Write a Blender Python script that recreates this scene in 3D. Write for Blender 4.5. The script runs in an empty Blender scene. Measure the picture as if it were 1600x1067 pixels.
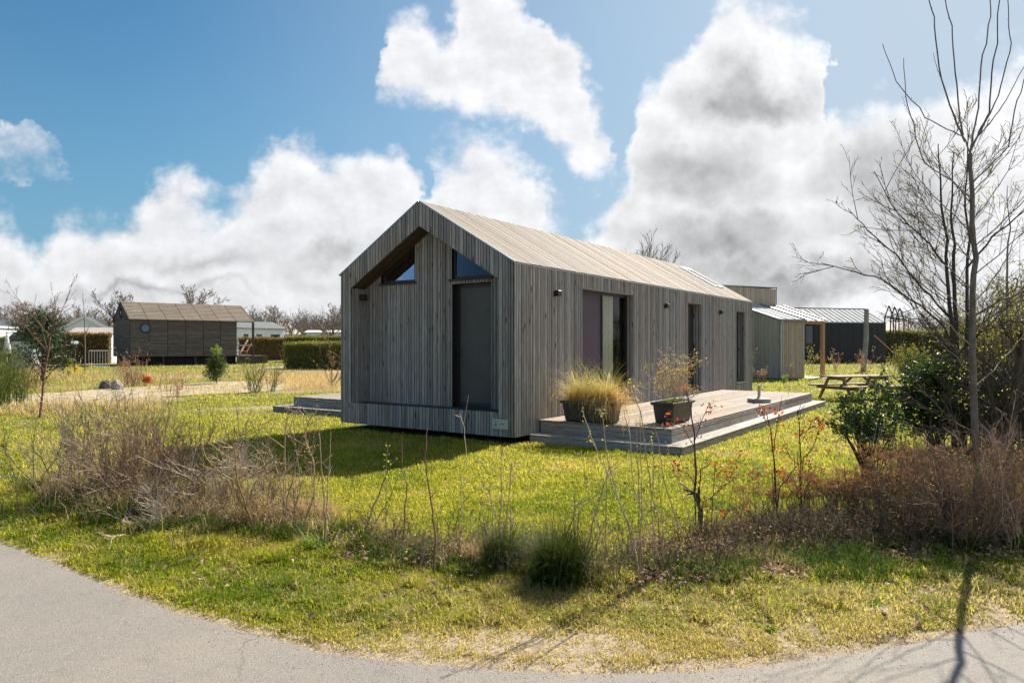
import bpy, math, random
import numpy as np
R = math.radians
random.seed(7)
rng = np.random.default_rng(11)
scene = bpy.context.scene
col = scene.collection
# ------------------------------------------------------------------ camera
F, HC, HOR = 1112.0, 1.74, 538.0          # focal length in photo pixels, eye height, horizon row
cam = bpy.data.cameras.new('camera'); co = bpy.data.objects.new('camera', cam); col.objects.link(co)
co.location = (0, 0, HC); co.rotation_euler = (R(90), 0, 0)
cam.sensor_width = 36; cam.lens = F / 1600 * 36; cam.shift_y = (HOR - 533.5) / 1600
cam.clip_start = 0.05; cam.clip_end = 3000
scene.camera = co
# ------------------------------------------------------------------ light
SUN_AZ, SUN_EL = 34.4, 40.0
scene.view_settings.view_transform = 'Standard'; scene.view_settings.look = 'None'
scene.view_settings.gamma = 1; scene.view_settings.exposure = 1.08
sl = bpy.data.lights.new('sun', 'SUN'); sl.energy = 5.0; sl.angle = R(0.53); sl.color = (1, .91, .77)
so = bpy.data.objects.new('sun', sl); col.objects.link(so)
so.rotation_euler = (R(90 - SUN_EL), 0, R(180 - SUN_AZ)); so.location = (20, 27, 30)

def nd(t, typ, **kw):
    n = t.nodes.new(typ)
    for k, v in kw.items():
        if k.startswith('i_'):
            key = k[2:]
            key = int(key) if key.isdigit() else key.replace('_', ' ')
            n.inputs[key].default_value = v
        else:
            setattr(n, k, v)
    return n
def lk(t, a, b): t.links.new(a, b)
def mth(t, op, a, b=None, c=None, clamp=False):
    n = t.nodes.new('ShaderNodeMath'); n.operation = op; n.use_clamp = clamp
    for i, x in enumerate((a, b, c)):
        if x is None: continue
        if isinstance(x, (int, float)): n.inputs[i].default_value = x
        else: t.links.new(x, n.inputs[i])
    return n.outputs[0]
def vmt(t, op, a, b=None, out=0):
    n = t.nodes.new('ShaderNodeVectorMath'); n.operation = op
    for i, x in enumerate((a, b)):
        if x is None: continue
        if isinstance(x, tuple): n.inputs[i].default_value = x
        elif isinstance(x, (int, float)): n.inputs[3].default_value = x
        else: t.links.new(x, n.inputs[i])
    return n.outputs[out]
def mixc(t, f, a, b, mode='MIX'):
    n = t.nodes.new('ShaderNodeMix'); n.data_type = 'RGBA'; n.blend_type = mode; n.clamp_result = False
    for i, x in ((0, f), (6, a), (7, b)):
        if isinstance(x, (int, float)): n.inputs[i].default_value = x
        elif isinstance(x, tuple): n.inputs[i].default_value = (x + (1,))[:4]
        else: t.links.new(x, n.inputs[i])
    return n.outputs[2]
def sstep(t, x, lo, hi, a=0.0, b=1.0):
    n = t.nodes.new('ShaderNodeMapRange'); n.interpolation_type = 'SMOOTHSTEP'
    t.links.new(x, n.inputs[0])
    for i, v in enumerate((lo, hi, a, b)): n.inputs[1 + i].default_value = v
    return n.outputs[0]
def noise(t, vec, scale, detail=4, rough=.5, dist=0.0, out=0, dim='3D'):
    n = t.nodes.new('ShaderNodeTexNoise'); n.noise_dimensions = dim; n.inputs['Scale'].default_value = scale
    n.inputs['Detail'].default_value = detail; n.inputs['Roughness'].default_value = rough
    n.inputs['Distortion'].default_value = dist
    if vec is not None: t.links.new(vec, n.inputs['Vector'])
    return n.outputs[out]

# ------------------------------------------------------------------ sky: Nishita plus broken cumulus in world directions
world = bpy.data.worlds.new('World'); scene.world = world; world.use_nodes = True
world.cycles.sampling_method = 'MANUAL'; world.cycles.sample_map_resolution = 512
t = world.node_tree; t.nodes.clear()
outw = nd(t, 'ShaderNodeOutputWorld'); bg = nd(t, 'ShaderNodeBackground', i_1=0.1); lk(t, bg.outputs[0], outw.inputs[0])
sky = nd(t, 'ShaderNodeTexSky'); sky.sky_type = 'NISHITA'; sky.sun_disc = False
sky.sun_elevation = R(SUN_EL); sky.sun_rotation = R(SUN_AZ); sky.air_density = 1.0; sky.dust_density = .5; sky.ozone_density = 2.5
tc = nd(t, 'ShaderNodeTexCoord'); D = tc.outputs['Generated']
sx = nd(t, 'ShaderNodeSeparateXYZ'); lk(t, D, sx.inputs[0])
yy = mth(t, 'MAXIMUM', sx.outputs[1], .15)
gx = mth(t, 'DIVIDE', sx.outputs[0], yy); gz = mth(t, 'DIVIDE', sx.outputs[2], yy)
cp = nd(t, 'ShaderNodeCombineXYZ'); lk(t, gx, cp.inputs[0]); lk(t, gz, cp.inputs[1]); P = cp.outputs[0]
wv = noise(t, P, 6.0, 5, .6, out=1, dim='2D')
wv = vmt(t, 'SUBTRACT', wv, (.5, .5, .5)); 
wsc = nd(t, 'ShaderNodeVectorMath', operation='SCALE'); lk(t, wv, wsc.inputs[0]); wsc.inputs[3].default_value = .17
PW = vmt(t, 'ADD', P, wsc.outputs[0])
def curve(xs, pts):
    n = t.nodes.new('ShaderNodeFloatCurve'); c = n.mapping.curves[0]
    n.mapping.use_clip = False
    pts = [((u - 800) / F * .5 + .5, (HOR - v) / F) for u, v in pts]
    c.points[0].location = pts[0]; c.points[1].location = pts[-1]
    for q in pts[1:-1]: c.points.new(*q)
    n.mapping.update(); t.links.new(xs, n.inputs[1]); return n.outputs[0]
sw = nd(t, 'ShaderNodeSeparateXYZ'); lk(t, PW, sw.inputs[0]); WX, WZ = sw.outputs[0], sw.outputs[1]
cx = mth(t, 'MULTIPLY_ADD', WX, .5, .5, clamp=True)
# top outline of the cumulus bank along the horizon, and top and underside of the cloud that floats above it
TOP = [(-300,330),(-60,360),(0,350),(60,375),(130,330),(190,345),(232,312),(262,296),(300,305),(345,318),(390,290),(430,262),(465,222),(500,232),(535,262),(585,243),(625,262),
       (640,318),(655,262),(700,240),(755,242),(800,262),(835,312),(870,345),(905,362),(935,340),(965,290),(985,220),(1010,140),(1050,105),(1090,40),(1120,22),(1160,45),(1200,42),(1250,52),
       (1285,95),(1300,150),(1290,215),(1325,185),(1370,150),(1420,160),(1470,150),(1520,120),(1580,90),(1640,60),(1800,40)]
FT = [(300,560),(560,250),(585,80),(620,50),(665,48),(690,60),(735,12),(770,-40),(815,-30),(850,50),(880,100),(905,140),(930,165),(950,225),(965,300),(1000,420),(1500,560)]
FB = [(300,-200),(560,10),(585,115),(620,145),(660,150),(700,140),(745,150),(790,185),(830,235),(870,258),(905,285),(930,265),(950,240),(965,120),(1000,-100),(1500,-200)]
def blob_field(blobs, k):
    acc = None
    for (u, v, ru, rv) in blobs:
        d = vmt(t, 'SUBTRACT', PW, ((u - 800) / F, (HOR - v) / F, 0))
        d = vmt(t, 'MULTIPLY', d, (F / ru, F / rv, 0))
        e = mth(t, 'SUBTRACT', 1.0, vmt(t, 'LENGTH', d, out=1))
        acc = e if acc is None else mth(t, 'SMOOTH_MAX', acc, e, k)
    return acc
GR = [(1110,285,130,75),(1180,150,90,42),(1130,392,130,44),(1410,300,110,110),(1240,440,300,30)]; GR2 = [(300,408,130,40),(200,462,400,24),(850,300,50,30),(520,400,90,40)]
low = mth(t, 'MULTIPLY', mth(t, 'SUBTRACT', curve(cx, TOP), WZ), 9)
flo = mth(t, 'MULTIPLY', mth(t, 'MINIMUM', mth(t, 'SUBTRACT', curve(cx, FT), WZ), mth(t, 'SUBTRACT', WZ, curve(cx, FB))), 10)
wisps = blob_field([(22,258,70,34)], .2)
dens0 = mth(t, 'MINIMUM', mth(t, 'MAXIMUM', mth(t, 'MAXIMUM', low, flo), mth(t, 'MINIMUM', wisps, -.13)), 1.0); grey0 = mth(t, 'MAXIMUM', blob_field(GR, .3), mth(t, 'SUBTRACT', blob_field(GR2, .3), .62))
Pz = vmt(t, 'MULTIPLY', P, (1, 1.25, 1))
def cloud_noise(off):
    q = vmt(t, 'ADD', Pz, off)
    n1 = noise(t, q, 7, 8, .58, dim='2D')
    vo = nd(t, 'ShaderNodeTexVoronoi'); vo.feature = 'F1'; vo.voronoi_dimensions = '2D'; vo.inputs['Scale'].default_value = 15
    vo.inputs['Detail'].default_value = 3; vo.inputs['Roughness'].default_value = .55; vo.normalize = True
    lk(t, q, vo.inputs['Vector'])
    b = mth(t, 'SUBTRACT', .5, vo.outputs[0])
    return mth(t, 'ADD', mth(t, 'MULTIPLY', mth(t, 'SUBTRACT', n1, .5), 1.6), mth(t, 'MULTIPLY', b, 1.0))
nA = cloud_noise((0, 0, 0)); nB = cloud_noise((.012, .022, 0))
front = sstep(t, sx.outputs[1], .2, .4)
base = mth(t, 'ADD', mth(t, 'MULTIPLY', dens0, front), mth(t, 'MULTIPLY', mth(t, 'SUBTRACT', 1, front), -.35))
dens = mth(t, 'ADD', base, mth(t, 'MULTIPLY', nA, .55))
alpha = sstep(t, dens, -.16, .42)
edge = sstep(t, dens, .12, .75)
g1 = mth(t, 'ADD', grey0, mth(t, 'MULTIPLY', nA, .30))
gm = mth(t, 'MULTIPLY', sstep(t, g1, -.45, 1.0), front)
rel = mth(t, 'MULTIPLY', mth(t, 'SUBTRACT', nA, nB), .32)
# thick cloud lets less sun through: white rims, grey cores
lum = mth(t, 'SUBTRACT', .92, mth(t, 'MULTIPLY', gm, .42))
lum = mth(t, 'SUBTRACT', lum, mth(t, 'MULTIPLY', edge, .09))
lum = mth(t, 'ADD', lum, rel)
sunside = mth(t, 'MULTIPLY', sstep(t, gx, -.7, .6), .12)
lum = mth(t, 'ADD', lum, sunside)
lum = mth(t, 'MAXIMUM', lum, .22)
lum = mth(t, 'MULTIPLY', lum, 4.7)
cc = nd(t, 'ShaderNodeCombineColor')
lk(t, lum, cc.inputs[0]); lk(t, lum, cc.inputs[1]); lk(t, mth(t, 'MULTIPLY', lum, 1.02), cc.inputs[2])
skc = mixc(t, 1.0, sky.outputs[0], (.26, .46, .50), 'MULTIPLY')
skc = mixc(t, sstep(t, sx.outputs[2], 0, .42, .7, 0), skc, (1.05, 1.9, 2.65))
# the sun's aureole: paler sky towards the right
skc = mixc(t, mth(t, 'MULTIPLY', sstep(t, gx, -.6, .65), .85), skc, (2.8, 3.2, 3.7))
fin = mixc(t, mth(t, 'MULTIPLY', alpha, .97), skc, cc.outputs[0])
lk(t, fin, bg.inputs[0])

# ------------------------------------------------------------------ mesh helpers
class MB:
    """collects faces; build() links them as ONE mesh object"""
    def __init__(s): s.vs = []; s.fs = []; s.nv = 0
    def add(s, v, f, m=0, r=None):
        v = np.asarray(v, dtype=np.float32).reshape(-1, 3); f = np.asarray(f, dtype=np.int32)
        n = len(f)
        if r is None: r = random.random()
        rr = np.broadcast_to(np.asarray(r, dtype=np.float32), (n,))
        mm = np.broadcast_to(np.asarray(m, dtype=np.int32), (n,))
        s.vs.append(v); s.fs.append((f + s.nv, mm, rr)); s.nv += len(v)
    def box(s, a, b, m=0, r=None, M=None):
        (x0, y0, z0), (x1, y1, z1) = a, b
        v = np.array([(x0,y0,z0),(x1,y0,z0),(x1,y1,z0),(x0,y1,z0),(x0,y0,z1),(x1,y0,z1),(x1,y1,z1),(x0,y1,z1)], float)
        s.hexa(v if M is None else M(v), m, r)
    def hexa(s, v, m=0, r=None):
        s.add(v, [(0,3,2,1),(4,5,6,7),(0,1,5,4),(1,2,6,5),(2,3,7,6),(3,0,4,7)], m, r)
    def bbox(s, a, b, bev=.01, m=0, r=None, M=None):
        """box with chamfered edges"""
        a = np.array(a, float); b = np.array(b, float); c = (a + b) / 2; h = (b - a) / 2
        bev = min(bev, h.min() * .45)
        v = []; idx = {}
        for sx in (-1, 1):
            for sy in (-1, 1):
                for sz in (-1, 1):
                    for ax in range(3):
                        p = np.array([sx, sy, sz]) * (h - bev); p[ax] = (sx, sy, sz)[ax] * h[ax]
                        idx[(sx, sy, sz, ax)] = len(v); v.append(c + p)
        q = []; tr = []
        for ax in range(3):
            o = [i for i in range(3) if i != ax]
            for sg in (-1, 1):
                def k(s0, s1):
                    t_ = [0, 0, 0]; t_[ax] = sg; t_[o[0]] = s0; t_[o[1]] = s1; return idx[(*t_, ax)]
                f = [k(-1, -1), k(1, -1), k(1, 1), k(-1, 1)]
                if (sg > 0) != (ax != 1): f = f[::-1]
                q.append(f)
            for s0 in (-1, 1):
                for s1 in (-1, 1):
                    def k2(e, a_):
                        t_ = [0, 0, 0]; t_[ax] = e; t_[o[0]] = s0; t_[o[1]] = s1; return idx[(*t_, a_)]
                    q.append([k2(-1, o[0]), k2(1, o[0]), k2(1, o[1]), k2(-1, o[1])])
        for sx in (-1, 1):
            for sy in (-1, 1):
                for sz in (-1, 1): tr.append([idx[(sx, sy, sz, i)] for i in range(3)])
        v = np.array(v)
        if M is not None: v = M(v)
        if r is None: r = random.random()
        n0 = s.nv; s.add(v, q, m, r)
        f = np.array(tr, dtype=np.int32)
        s.fs.append((f + n0, np.full(len(f), m, np.int32), np.full(len(f), r, np.float32)))
    def tube(s, P, Rr, k=5, m=0, r=None, cap=False):
        P = np.asarray(P, float); n = len(P); Rr = np.broadcast_to(np.asarray(Rr, float), (n,))
        d = P[-1] - P[0]; L = math.sqrt(d @ d) or 1; d = d / L
        a = np.array((1., 0, 0)) if abs(d[0]) < .8 else np.array((0, 1., 0))
        u = np.cross(d, a); u /= math.sqrt(u @ u); w = np.cross(d, u)
        cs, sn = RING[k]
        ring = cs[:, None] * u + sn[:, None] * w
        v = (P[:, None, :] + ring[None] * Rr[:, None, None]).reshape(-1, 3)
        s.add(v, tubefaces(n, k), m, r)
        if cap:
            i = np.arange(k); n0 = s.nv - n * k
            s.fs.append((np.array([i[::-1] + n0], dtype=np.int32), np.array([m], np.int32), np.array([.5], np.float32)))
            s.fs.append((np.array([i + n0 + (n - 1) * k], dtype=np.int32), np.array([m], np.int32), np.array([.5], np.float32)))
    def lathe(s, prof, c=(0, 0, 0), k=24, m=0, r=.5):
        a = np.arange(k) * 2 * math.pi / k
        v = np.array([(c[0] + q * math.cos(x), c[1] + q * math.sin(x), c[2] + z) for q, z in prof for x in a])
        s.add(v, tubefaces(len(prof), k), m, r)
        n0 = s.nv - len(v); i = np.arange(k)
        s.fs.append((np.array([i[::-1] + n0], dtype=np.int32), np.array([m], np.int32), np.array([r], np.float32)))
        s.fs.append((np.array([i + n0 + (len(prof) - 1) * k], dtype=np.int32), np.array([m], np.int32), np.array([r], np.float32)))
    def build(s, name, mats, parent=None, loc=None, rotz=0, smooth=False, dry=None):
        me = bpy.data.meshes.new(name)
        V = np.concatenate(s.vs) if s.vs else np.zeros((0, 3), np.float32)
        me.vertices.add(len(V)); me.vertices.foreach_set('co', V.ravel())
        fl = [f.ravel() for f, _, _ in s.fs]; ln = [np.full(len(f), f.shape[1], np.int32) for f, _, _ in s.fs]
        L = np.concatenate(fl); N = np.concatenate(ln)
        me.loops.add(len(L)); me.loops.foreach_set('vertex_index', L)
        me.polygons.add(len(N)); st = np.zeros(len(N), np.int32); st[1:] = np.cumsum(N)[:-1]
        me.polygons.foreach_set('loop_start', st)
        me.polygons.foreach_set('material_index', np.concatenate([m for _, m, _ in s.fs]))
        me.polygons.foreach_set('use_smooth', np.full(len(N), bool(smooth)))
        at = me.attributes.new('rnd', 'FLOAT', 'FACE'); at.data.foreach_set('value', np.concatenate([q for _, _, q in s.fs]))
        me.update(calc_edges=True)
        for mt in (mats if isinstance(mats, (list, tuple)) else [mats]): me.materials.append(mt)
        o = bpy.data.objects.new(name, me); col.objects.link(o)
        if parent is not None: o.parent = parent
        if loc is not None: o.location = loc
        o.rotation_euler[2] = rotz
        return o
RING = {k: (np.cos(np.arange(k) * 2 * math.pi / k), np.sin(np.arange(k) * 2 * math.pi / k)) for k in range(3, 33)}
_tf = {}
def tubefaces(n, k):
    if (n, k) not in _tf:
        i = np.arange(k); j = (i + 1) % k
        _tf[(n, k)] = np.concatenate([np.stack([a * k + i, a * k + j, (a + 1) * k + j, (a + 1) * k + i], 1) for a in range(n - 1)]).astype(np.int32)
    return _tf[(n, k)]
def tag(o, label, cat, group=None, kind=None):
    if label: o['label'] = label
    if cat: o['category'] = cat
    if group: o['group'] = group
    if kind: o['kind'] = kind
    return o
def thing(name, label, cat, loc=(0, 0, 0), rotz=0, group=None):
    o = bpy.data.objects.new(name, None); col.objects.link(o); o.empty_display_size = .2
    o.location = loc; o.rotation_euler = (0, 0, rotz)
    return tag(o, label, cat, group)
def rotM(a, loc=(0, 0, 0)):
    c, s_ = math.cos(a), math.sin(a); A = np.array([(c, s_, 0), (-s_, c, 0), (0, 0, 1)])
    return lambda v: np.asarray(v, float) @ A + np.array(loc)
def gp(u, v, z=0.0):
    """ground point seen at photo pixel (u, v)"""
    Y = F * (HC - z) / (v - HOR); return ((u - 800) / F * Y, Y, z)
def at(u, v, Y): return ((u - 800) / F * Y, Y, HC + (HOR - v) / F * Y)

# ------------------------------------------------------------------ material helpers
def new_mat(name):
    m = bpy.data.materials.new(name); m.use_nodes = True; t = m.node_tree
    b = t.nodes['Principled BSDF']; return m, t, b
def attr(t, n='rnd'):
    a = t.nodes.new('ShaderNodeAttribute'); a.attribute_name = n; return a.outputs['Fac']
def objc(t): return t.nodes.new('ShaderNodeTexCoord').outputs['Object']
def geop(t): return t.nodes.new('ShaderNodeNewGeometry').outputs['Position']
def bump(t, b, h, s=.3, d=.01):
    n = t.nodes.new('ShaderNodeBump'); n.inputs['Strength'].default_value = s; n.inputs['Distance'].default_value = d
    t.links.new(h, n.inputs['Height']); t.links.new(n.outputs[0], b.inputs['Normal'])
def ramp(t, x, stops):
    n = t.nodes.new('ShaderNodeValToRGB'); e = n.color_ramp.elements
    while len(e) < len(stops): e.new(.5)
    for i, (p, c) in enumerate(stops): e[i].position = p; e[i].color = (c + (1,))[:4]
    t.links.new(x, n.inputs[0]); return n.outputs[0]
def mat_plain(name, c, rough=.7, metal=0, var=.12, sc=6, spec=.5, bmp=0):
    m, t, b = new_mat(name)
    n = noise(t, objc(t), sc, 5, .6)
    a = tuple(x * (1 - var) for x in c); d = tuple(min(1, x * (1 + var)) for x in c)
    lk(t, ramp(t, n, [(.3, a), (.7, d)]), b.inputs['Base Color'])
    b.inputs['Roughness'].default_value = rough; b.inputs['Metallic'].default_value = metal
    b.inputs['Specular IOR Level'].default_value = spec
    if bmp: bump(t, b, noise(t, objc(t), sc * 6, 4), bmp, .01)
    return m
def mat_wood(name, cols, stretch=(14, 14, .9), knots=.6, dark=.55, rough=.8, vary=.35, ksc=(7, 7, 2.2), warm=None, bmp=.35):
    """weathered boards: grain runs along the axis whose stretch is small; rnd differs from board to board"""
    m, t, b = new_mat(name); o = objc(t); r = attr(t)
    off = nd(t, 'ShaderNodeCombineXYZ')
    for i, k in enumerate((37.1, 91.7, 53.3)): lk(t, mth(t, 'MULTIPLY', r, k), off.inputs[i])
    q = vmt(t, 'ADD', o, off.outputs[0])
    g = noise(t, vmt(t, 'MULTIPLY', q, stretch), 3.2, 7, .62, .4)
    g2 = noise(t, vmt(t, 'MULTIPLY', q, tuple(x * 4.2 for x in stretch)), 3, 4, .6)
    big = noise(t, vmt(t, 'MULTIPLY', o, (.8, .8, .5)), 1.0, 4, .55)
    c = ramp(t, g, [(.26, cols[0]), (.5, cols[1]), (.72, cols[2])])
    if warm: c = mixc(t, sstep(t, big, .38, .66), c, mixc(t, 1.0, c, warm, 'MULTIPLY'))
    sepr = mth(t, 'FRACT', mth(t, 'MULTIPLY', r, 7.31))
    c = mixc(t, 1.0, c, ramp(t, sepr, [(0, (1 - vary,) * 3), (1, (1 + vary * .45, 1 + vary * .42, 1 + vary * .4))]), 'MULTIPLY')
    fine = sstep(t, g2, .30, .50, dark, 1.0); 
    vv = nd(t, 'ShaderNodeCombineColor'); [lk(t, fine, vv.inputs[i]) for i in range(3)]
    c = mixc(t, .75, c, vv.outputs[0], 'MULTIPLY')
    if knots:
        vo = nd(t, 'ShaderNodeTexVoronoi', feature='F1'); vo.inputs['Scale'].default_value = 1
        lk(t, vmt(t, 'MULTIPLY', q, ksc), vo.inputs['Vector'])
        kd = sstep(t, vo.outputs[0], .07, .20, 1, 0)
        c = mixc(t, mth(t, 'MULTIPLY', kd, knots), c, (.035, .028, .024))
    lk(t, c, b.inputs['Base Color']); b.inputs['Roughness'].default_value = rough
    b.inputs['Specular IOR Level'].default_value = .35
    bump(t, b, mth(t, 'ADD', g, mth(t, 'MULTIPLY', g2, .5)), bmp, .006)
    return m
def mat_leaf(name, c0, c1, trans=.45, rough=.5, spec=.4, posvar=None, stops=None):
    """thin leaves and blades: light comes through them"""
    m, t, b = new_mat(name); r = attr(t)
    c = ramp(t, r, stops or [(0, c0), (1, c1)])
    if posvar:
        n = noise(t, geop(t), posvar[0], 4, .6); c = mixc(t, sstep(t, n, .4, .62), c, mixc(t, 1.0, c, posvar[1], 'MULTIPLY'))
    lk(t, c, b.inputs['Base Color']); b.inputs['Roughness'].default_value = rough; b.inputs['Specular IOR Level'].default_value = spec
    tr = nd(t, 'ShaderNodeBsdfTranslucent'); lk(t, mixc(t, 1.0, c, (1.25, 1.3, .8), 'MULTIPLY'), tr.inputs[0])
    mx = nd(t, 'ShaderNodeMixShader', i_0=trans); lk(t, b.outputs[0], mx.inputs[1]); lk(t, tr.outputs[0], mx.inputs[2])
    lk(t, mx.outputs[0], t.nodes['Material Output'].inputs[0]); return m
def mat_bark(name, c0, c1, sc=30, rough=.85):
    m, t, b = new_mat(name); o = objc(t)
    n = noise(t, vmt(t, 'MULTIPLY', o, (1, 1, .35)), sc, 5, .65); r = attr(t)
    c = ramp(t, mth(t, 'ADD', mth(t, 'MULTIPLY', n, .7), mth(t, 'MULTIPLY', r, .3)), [(.3, c0), (.7, c1)])
    lk(t, c, b.inputs['Base Color']); b.inputs['Roughness'].default_value = rough; b.inputs['Specular IOR Level'].default_value = .3
    bump(t, b, n, .5, .004); return m
def mat_glass(name, tint=(.5, .5, .5), base=.25, rough=.02, k=1.3, gc=(.9, .92, 1)):
    """window glass: mirrors by Fresnel, lets the dark room through"""
    m, t, b = new_mat(name); t.nodes.remove(b)
    gl = nd(t, 'ShaderNodeBsdfGlossy', i_Roughness=rough); tr = nd(t, 'ShaderNodeBsdfTransparent'); tr.inputs[0].default_value = (*tint, 1)
    fr = nd(t, 'ShaderNodeFresnel', i_IOR=1.5)
    gl.inputs[0].default_value = (*gc, 1)
    mx = nd(t, 'ShaderNodeMixShader'); lk(t, mth(t, 'ADD', mth(t, 'MULTIPLY', fr.outputs[0], k), base * .4, clamp=True), mx.inputs[0])
    lk(t, tr.outputs[0], mx.inputs[1]); lk(t, gl.outputs[0], mx.inputs[2])
    lk(t, mx.outputs[0], t.nodes['Material Output'].inputs[0]); return m

# numpy value noise (0..1)
def vnoise(x, y, sc, seed=0, oct_=3):
    x = np.asarray(x, float); y = np.asarray(y, float); tot = 0; amp = 1; s_ = 0
    for o in range(oct_):
        a = x / sc * 2 ** o + seed * 17.3; b = y / sc * 2 ** o + seed * 5.7
        i = np.floor(a).astype(np.int64); j = np.floor(b).astype(np.int64); fx = a - i; fy = b - j
        fx = fx * fx * (3 - 2 * fx); fy = fy * fy * (3 - 2 * fy)
        def h(i, j):
            n = (i * 374761393 + j * 668265263 + (seed + o) * 982451653) & 0x7fffffff
            n = ((n ^ (n >> 13)) * 1274126177) & 0x7fffffff
            return ((n ^ (n >> 16)) & 0xffff) / 65535.0
        tot = tot + amp * ((h(i, j) * (1 - fx) + h(i + 1, j) * fx) * (1 - fy) + (h(i, j + 1) * (1 - fx) + h(i + 1, j + 1) * fx) * fy)
        s_ += amp; amp *= .5
    return tot / s_
def sm(x, a, b):
    t_ = np.clip((x - a) / (b - a), 0, 1); return t_ * t_ * (3 - 2 * t_)

# ------------------------------------------------------------------ the lie of the land
EDGE = [gp(*q) for q in [(0,851.5),(60,873),(125,901),(195,930),(272,959),(375,987),(500,1022),(590,1034),(687,1043),(790,1051),(894,1056),(1000,1055),(1100,1052),(1200,1042),(1337,1023),(1430,1008),(1510,992),(1600,977)]]
EX = [(-60, 36), (-30, 22.5), (-14, 12.4), (-8, 8.45)] + [(p[0], p[1]) for p in EDGE] + [(5.2, 5.15), (9, 6.4), (20, 9), (60, 18)]
_th = np.array([math.atan2(x, y) for x, y in EX]); _rr = np.array([math.hypot(x, y) for x, y in EX])
def road_d(x, y):
    """distance beyond the asphalt edge, roughly (negative on the road)"""
    x = np.asarray(x, float); y = np.asarray(y, float)
    th = np.arctan2(x, y); r = np.hypot(x, y)
    e = np.interp(th, _th, _rr); d = (r - e) * .93
    return np.where((np.abs(th) > _th[-1]), -1.0, d)
C0 = np.array((0.03, 12.23)); AN = math.atan2(.824, .566)
d1 = np.array((math.cos(AN), math.sin(AN))); d2 = np.array((-math.sin(AN), math.cos(AN)))
def loc_house(x, y):
    rx = np.asarray(x) - C0[0]; ry = np.asarray(y) - C0[1]
    return rx * d1[0] + ry * d1[1], rx * d2[0] + ry * d2[1]
def built(x, y, m=0.0):
    s_, t_ = loc_house(x, y)
    a = (s_ > -.0 - m) & (s_ < 14.2 + m) & (t_ > 0 - m) & (t_ < 4.31 + m)
    b = (s_ > .45 - m) & (s_ < 11.35 + m) & (t_ > -2.86 - m) & (t_ < .2)
    c = (s_ > 1.55 - m) & (s_ < 7 + m) & (t_ > 4.2) & (t_ < 8.6 + m)
    return a | b | c
# sandy track: near and far edge seen in the photo
PN = [gp(*q) for q in [(-60,640),(0,636),(120,630),(230,622),(340,616),(430,611),(480,604),(531,600)]]
PF = [gp(*q) for q in [(-60,624),(0,619),(120,612),(230,604),(340,597),(430,594),(480,590),(531,587)]]
def in_path(x, y):
    u = 800 + F * np.asarray(x) / np.maximum(y, .1); v = HOR + F * HC / np.maximum(y, .1)
    a = np.interp(u, [-60,0,120,230,340,430,480,531], [640,636,630,622,616,611,604,600])
    b = np.interp(u, [-60,0,120,230,340,430,480,531], [624,619,612,604,597,594,590,587])
    return (u < 540) & (v < a) & (v > b)
def gz(x, y):
    d = road_d(x, y); k = sm(d, .1, 1.6)
    s_, t_ = loc_house(x, y); far = np.minimum.reduce([np.maximum(np.abs(s_ - 6) - 6.5, np.abs(t_ - 2) - 6.5)])
    k2 = np.where(built(x, y, .6), .0, 1.0)
    return (vnoise(x, y, 1.3, 3, 3) - .45) * .09 * k * k2 * (1 - sm(y, 15, 19)) + sm(d, 0, .5) * .012 - .02 * (d < .02)
def gzf(x, y): return float(gz(np.array([x]), np.array([y]))[0])

# ground sheet: fine near the camera, wide steps towards the horizon
def axis(lo, hi, n, far):
    a = np.linspace(lo, hi, n); k = np.cumsum(np.geomspace(.5, 60, 28)); k = k / k[-1] * far
    return np.concatenate([lo - k[::-1], a, hi + k])
gxs = axis(-14, 14, 240, 900); gys = axis(1.5, 24, 200, 900)
GX, GY = np.meshgrid(gxs, gys); gv = np.stack([GX.ravel(), GY.ravel(), gz(GX.ravel(), GY.ravel())], 1)
nx, ny = len(gxs), len(gys); i, j = np.meshgrid(np.arange(nx - 1), np.arange(ny - 1)); b_ = (j * nx + i).ravel()
gm_ = MB(); gm_.add(gv, np.stack([b_, b_ + 1, b_ + nx + 1, b_ + nx], 1))
m, t, b = new_mat('ground_soil'); gpos = geop(t)
dirt = attr(t, 'dirt')
n1 = noise(t, gpos, 1.1, 6, .6); n2 = noise(t, gpos, 14, 6, .65); n3 = noise(t, gpos, 90, 3, .6)
thatch = ramp(t, n2, [(.3, (.04, .052, .014)), (.5, (.13, .14, .034)), (.7, (.24, .21, .08))])
thatch = mixc(t, sstep(t, n1, .42, .62), thatch, (.16, .135, .05)); thatch = mixc(t, sstep(t, attr(t, 'worn'), .2, .8), thatch, ramp(t, n2, [(.3, (.11, .085, .045)), (.6, (.27, .215, .13))]))
sand = ramp(t, mth(t, 'ADD', mth(t, 'MULTIPLY', n2, .6), mth(t, 'MULTIPLY', n3, .4)), [(.34, (.17, .13, .085)), (.5, (.33, .265, .19)), (.66, (.44, .365, .275))])
fac = sstep(t, mth(t, 'ADD', dirt, mth(t, 'MULTIPLY', mth(t, 'SUBTRACT', n2, .5), .9)), .35, .65)
lk(t, mixc(t, fac, thatch, sand), b.inputs['Base Color']); b.inputs['Roughness'].default_value = .95; b.inputs['Specular IOR Level'].default_value = .15
bump(t, b, mth(t, 'ADD', n2, mth(t, 'MULTIPLY', n3, .5)), .8, .02)
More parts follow.
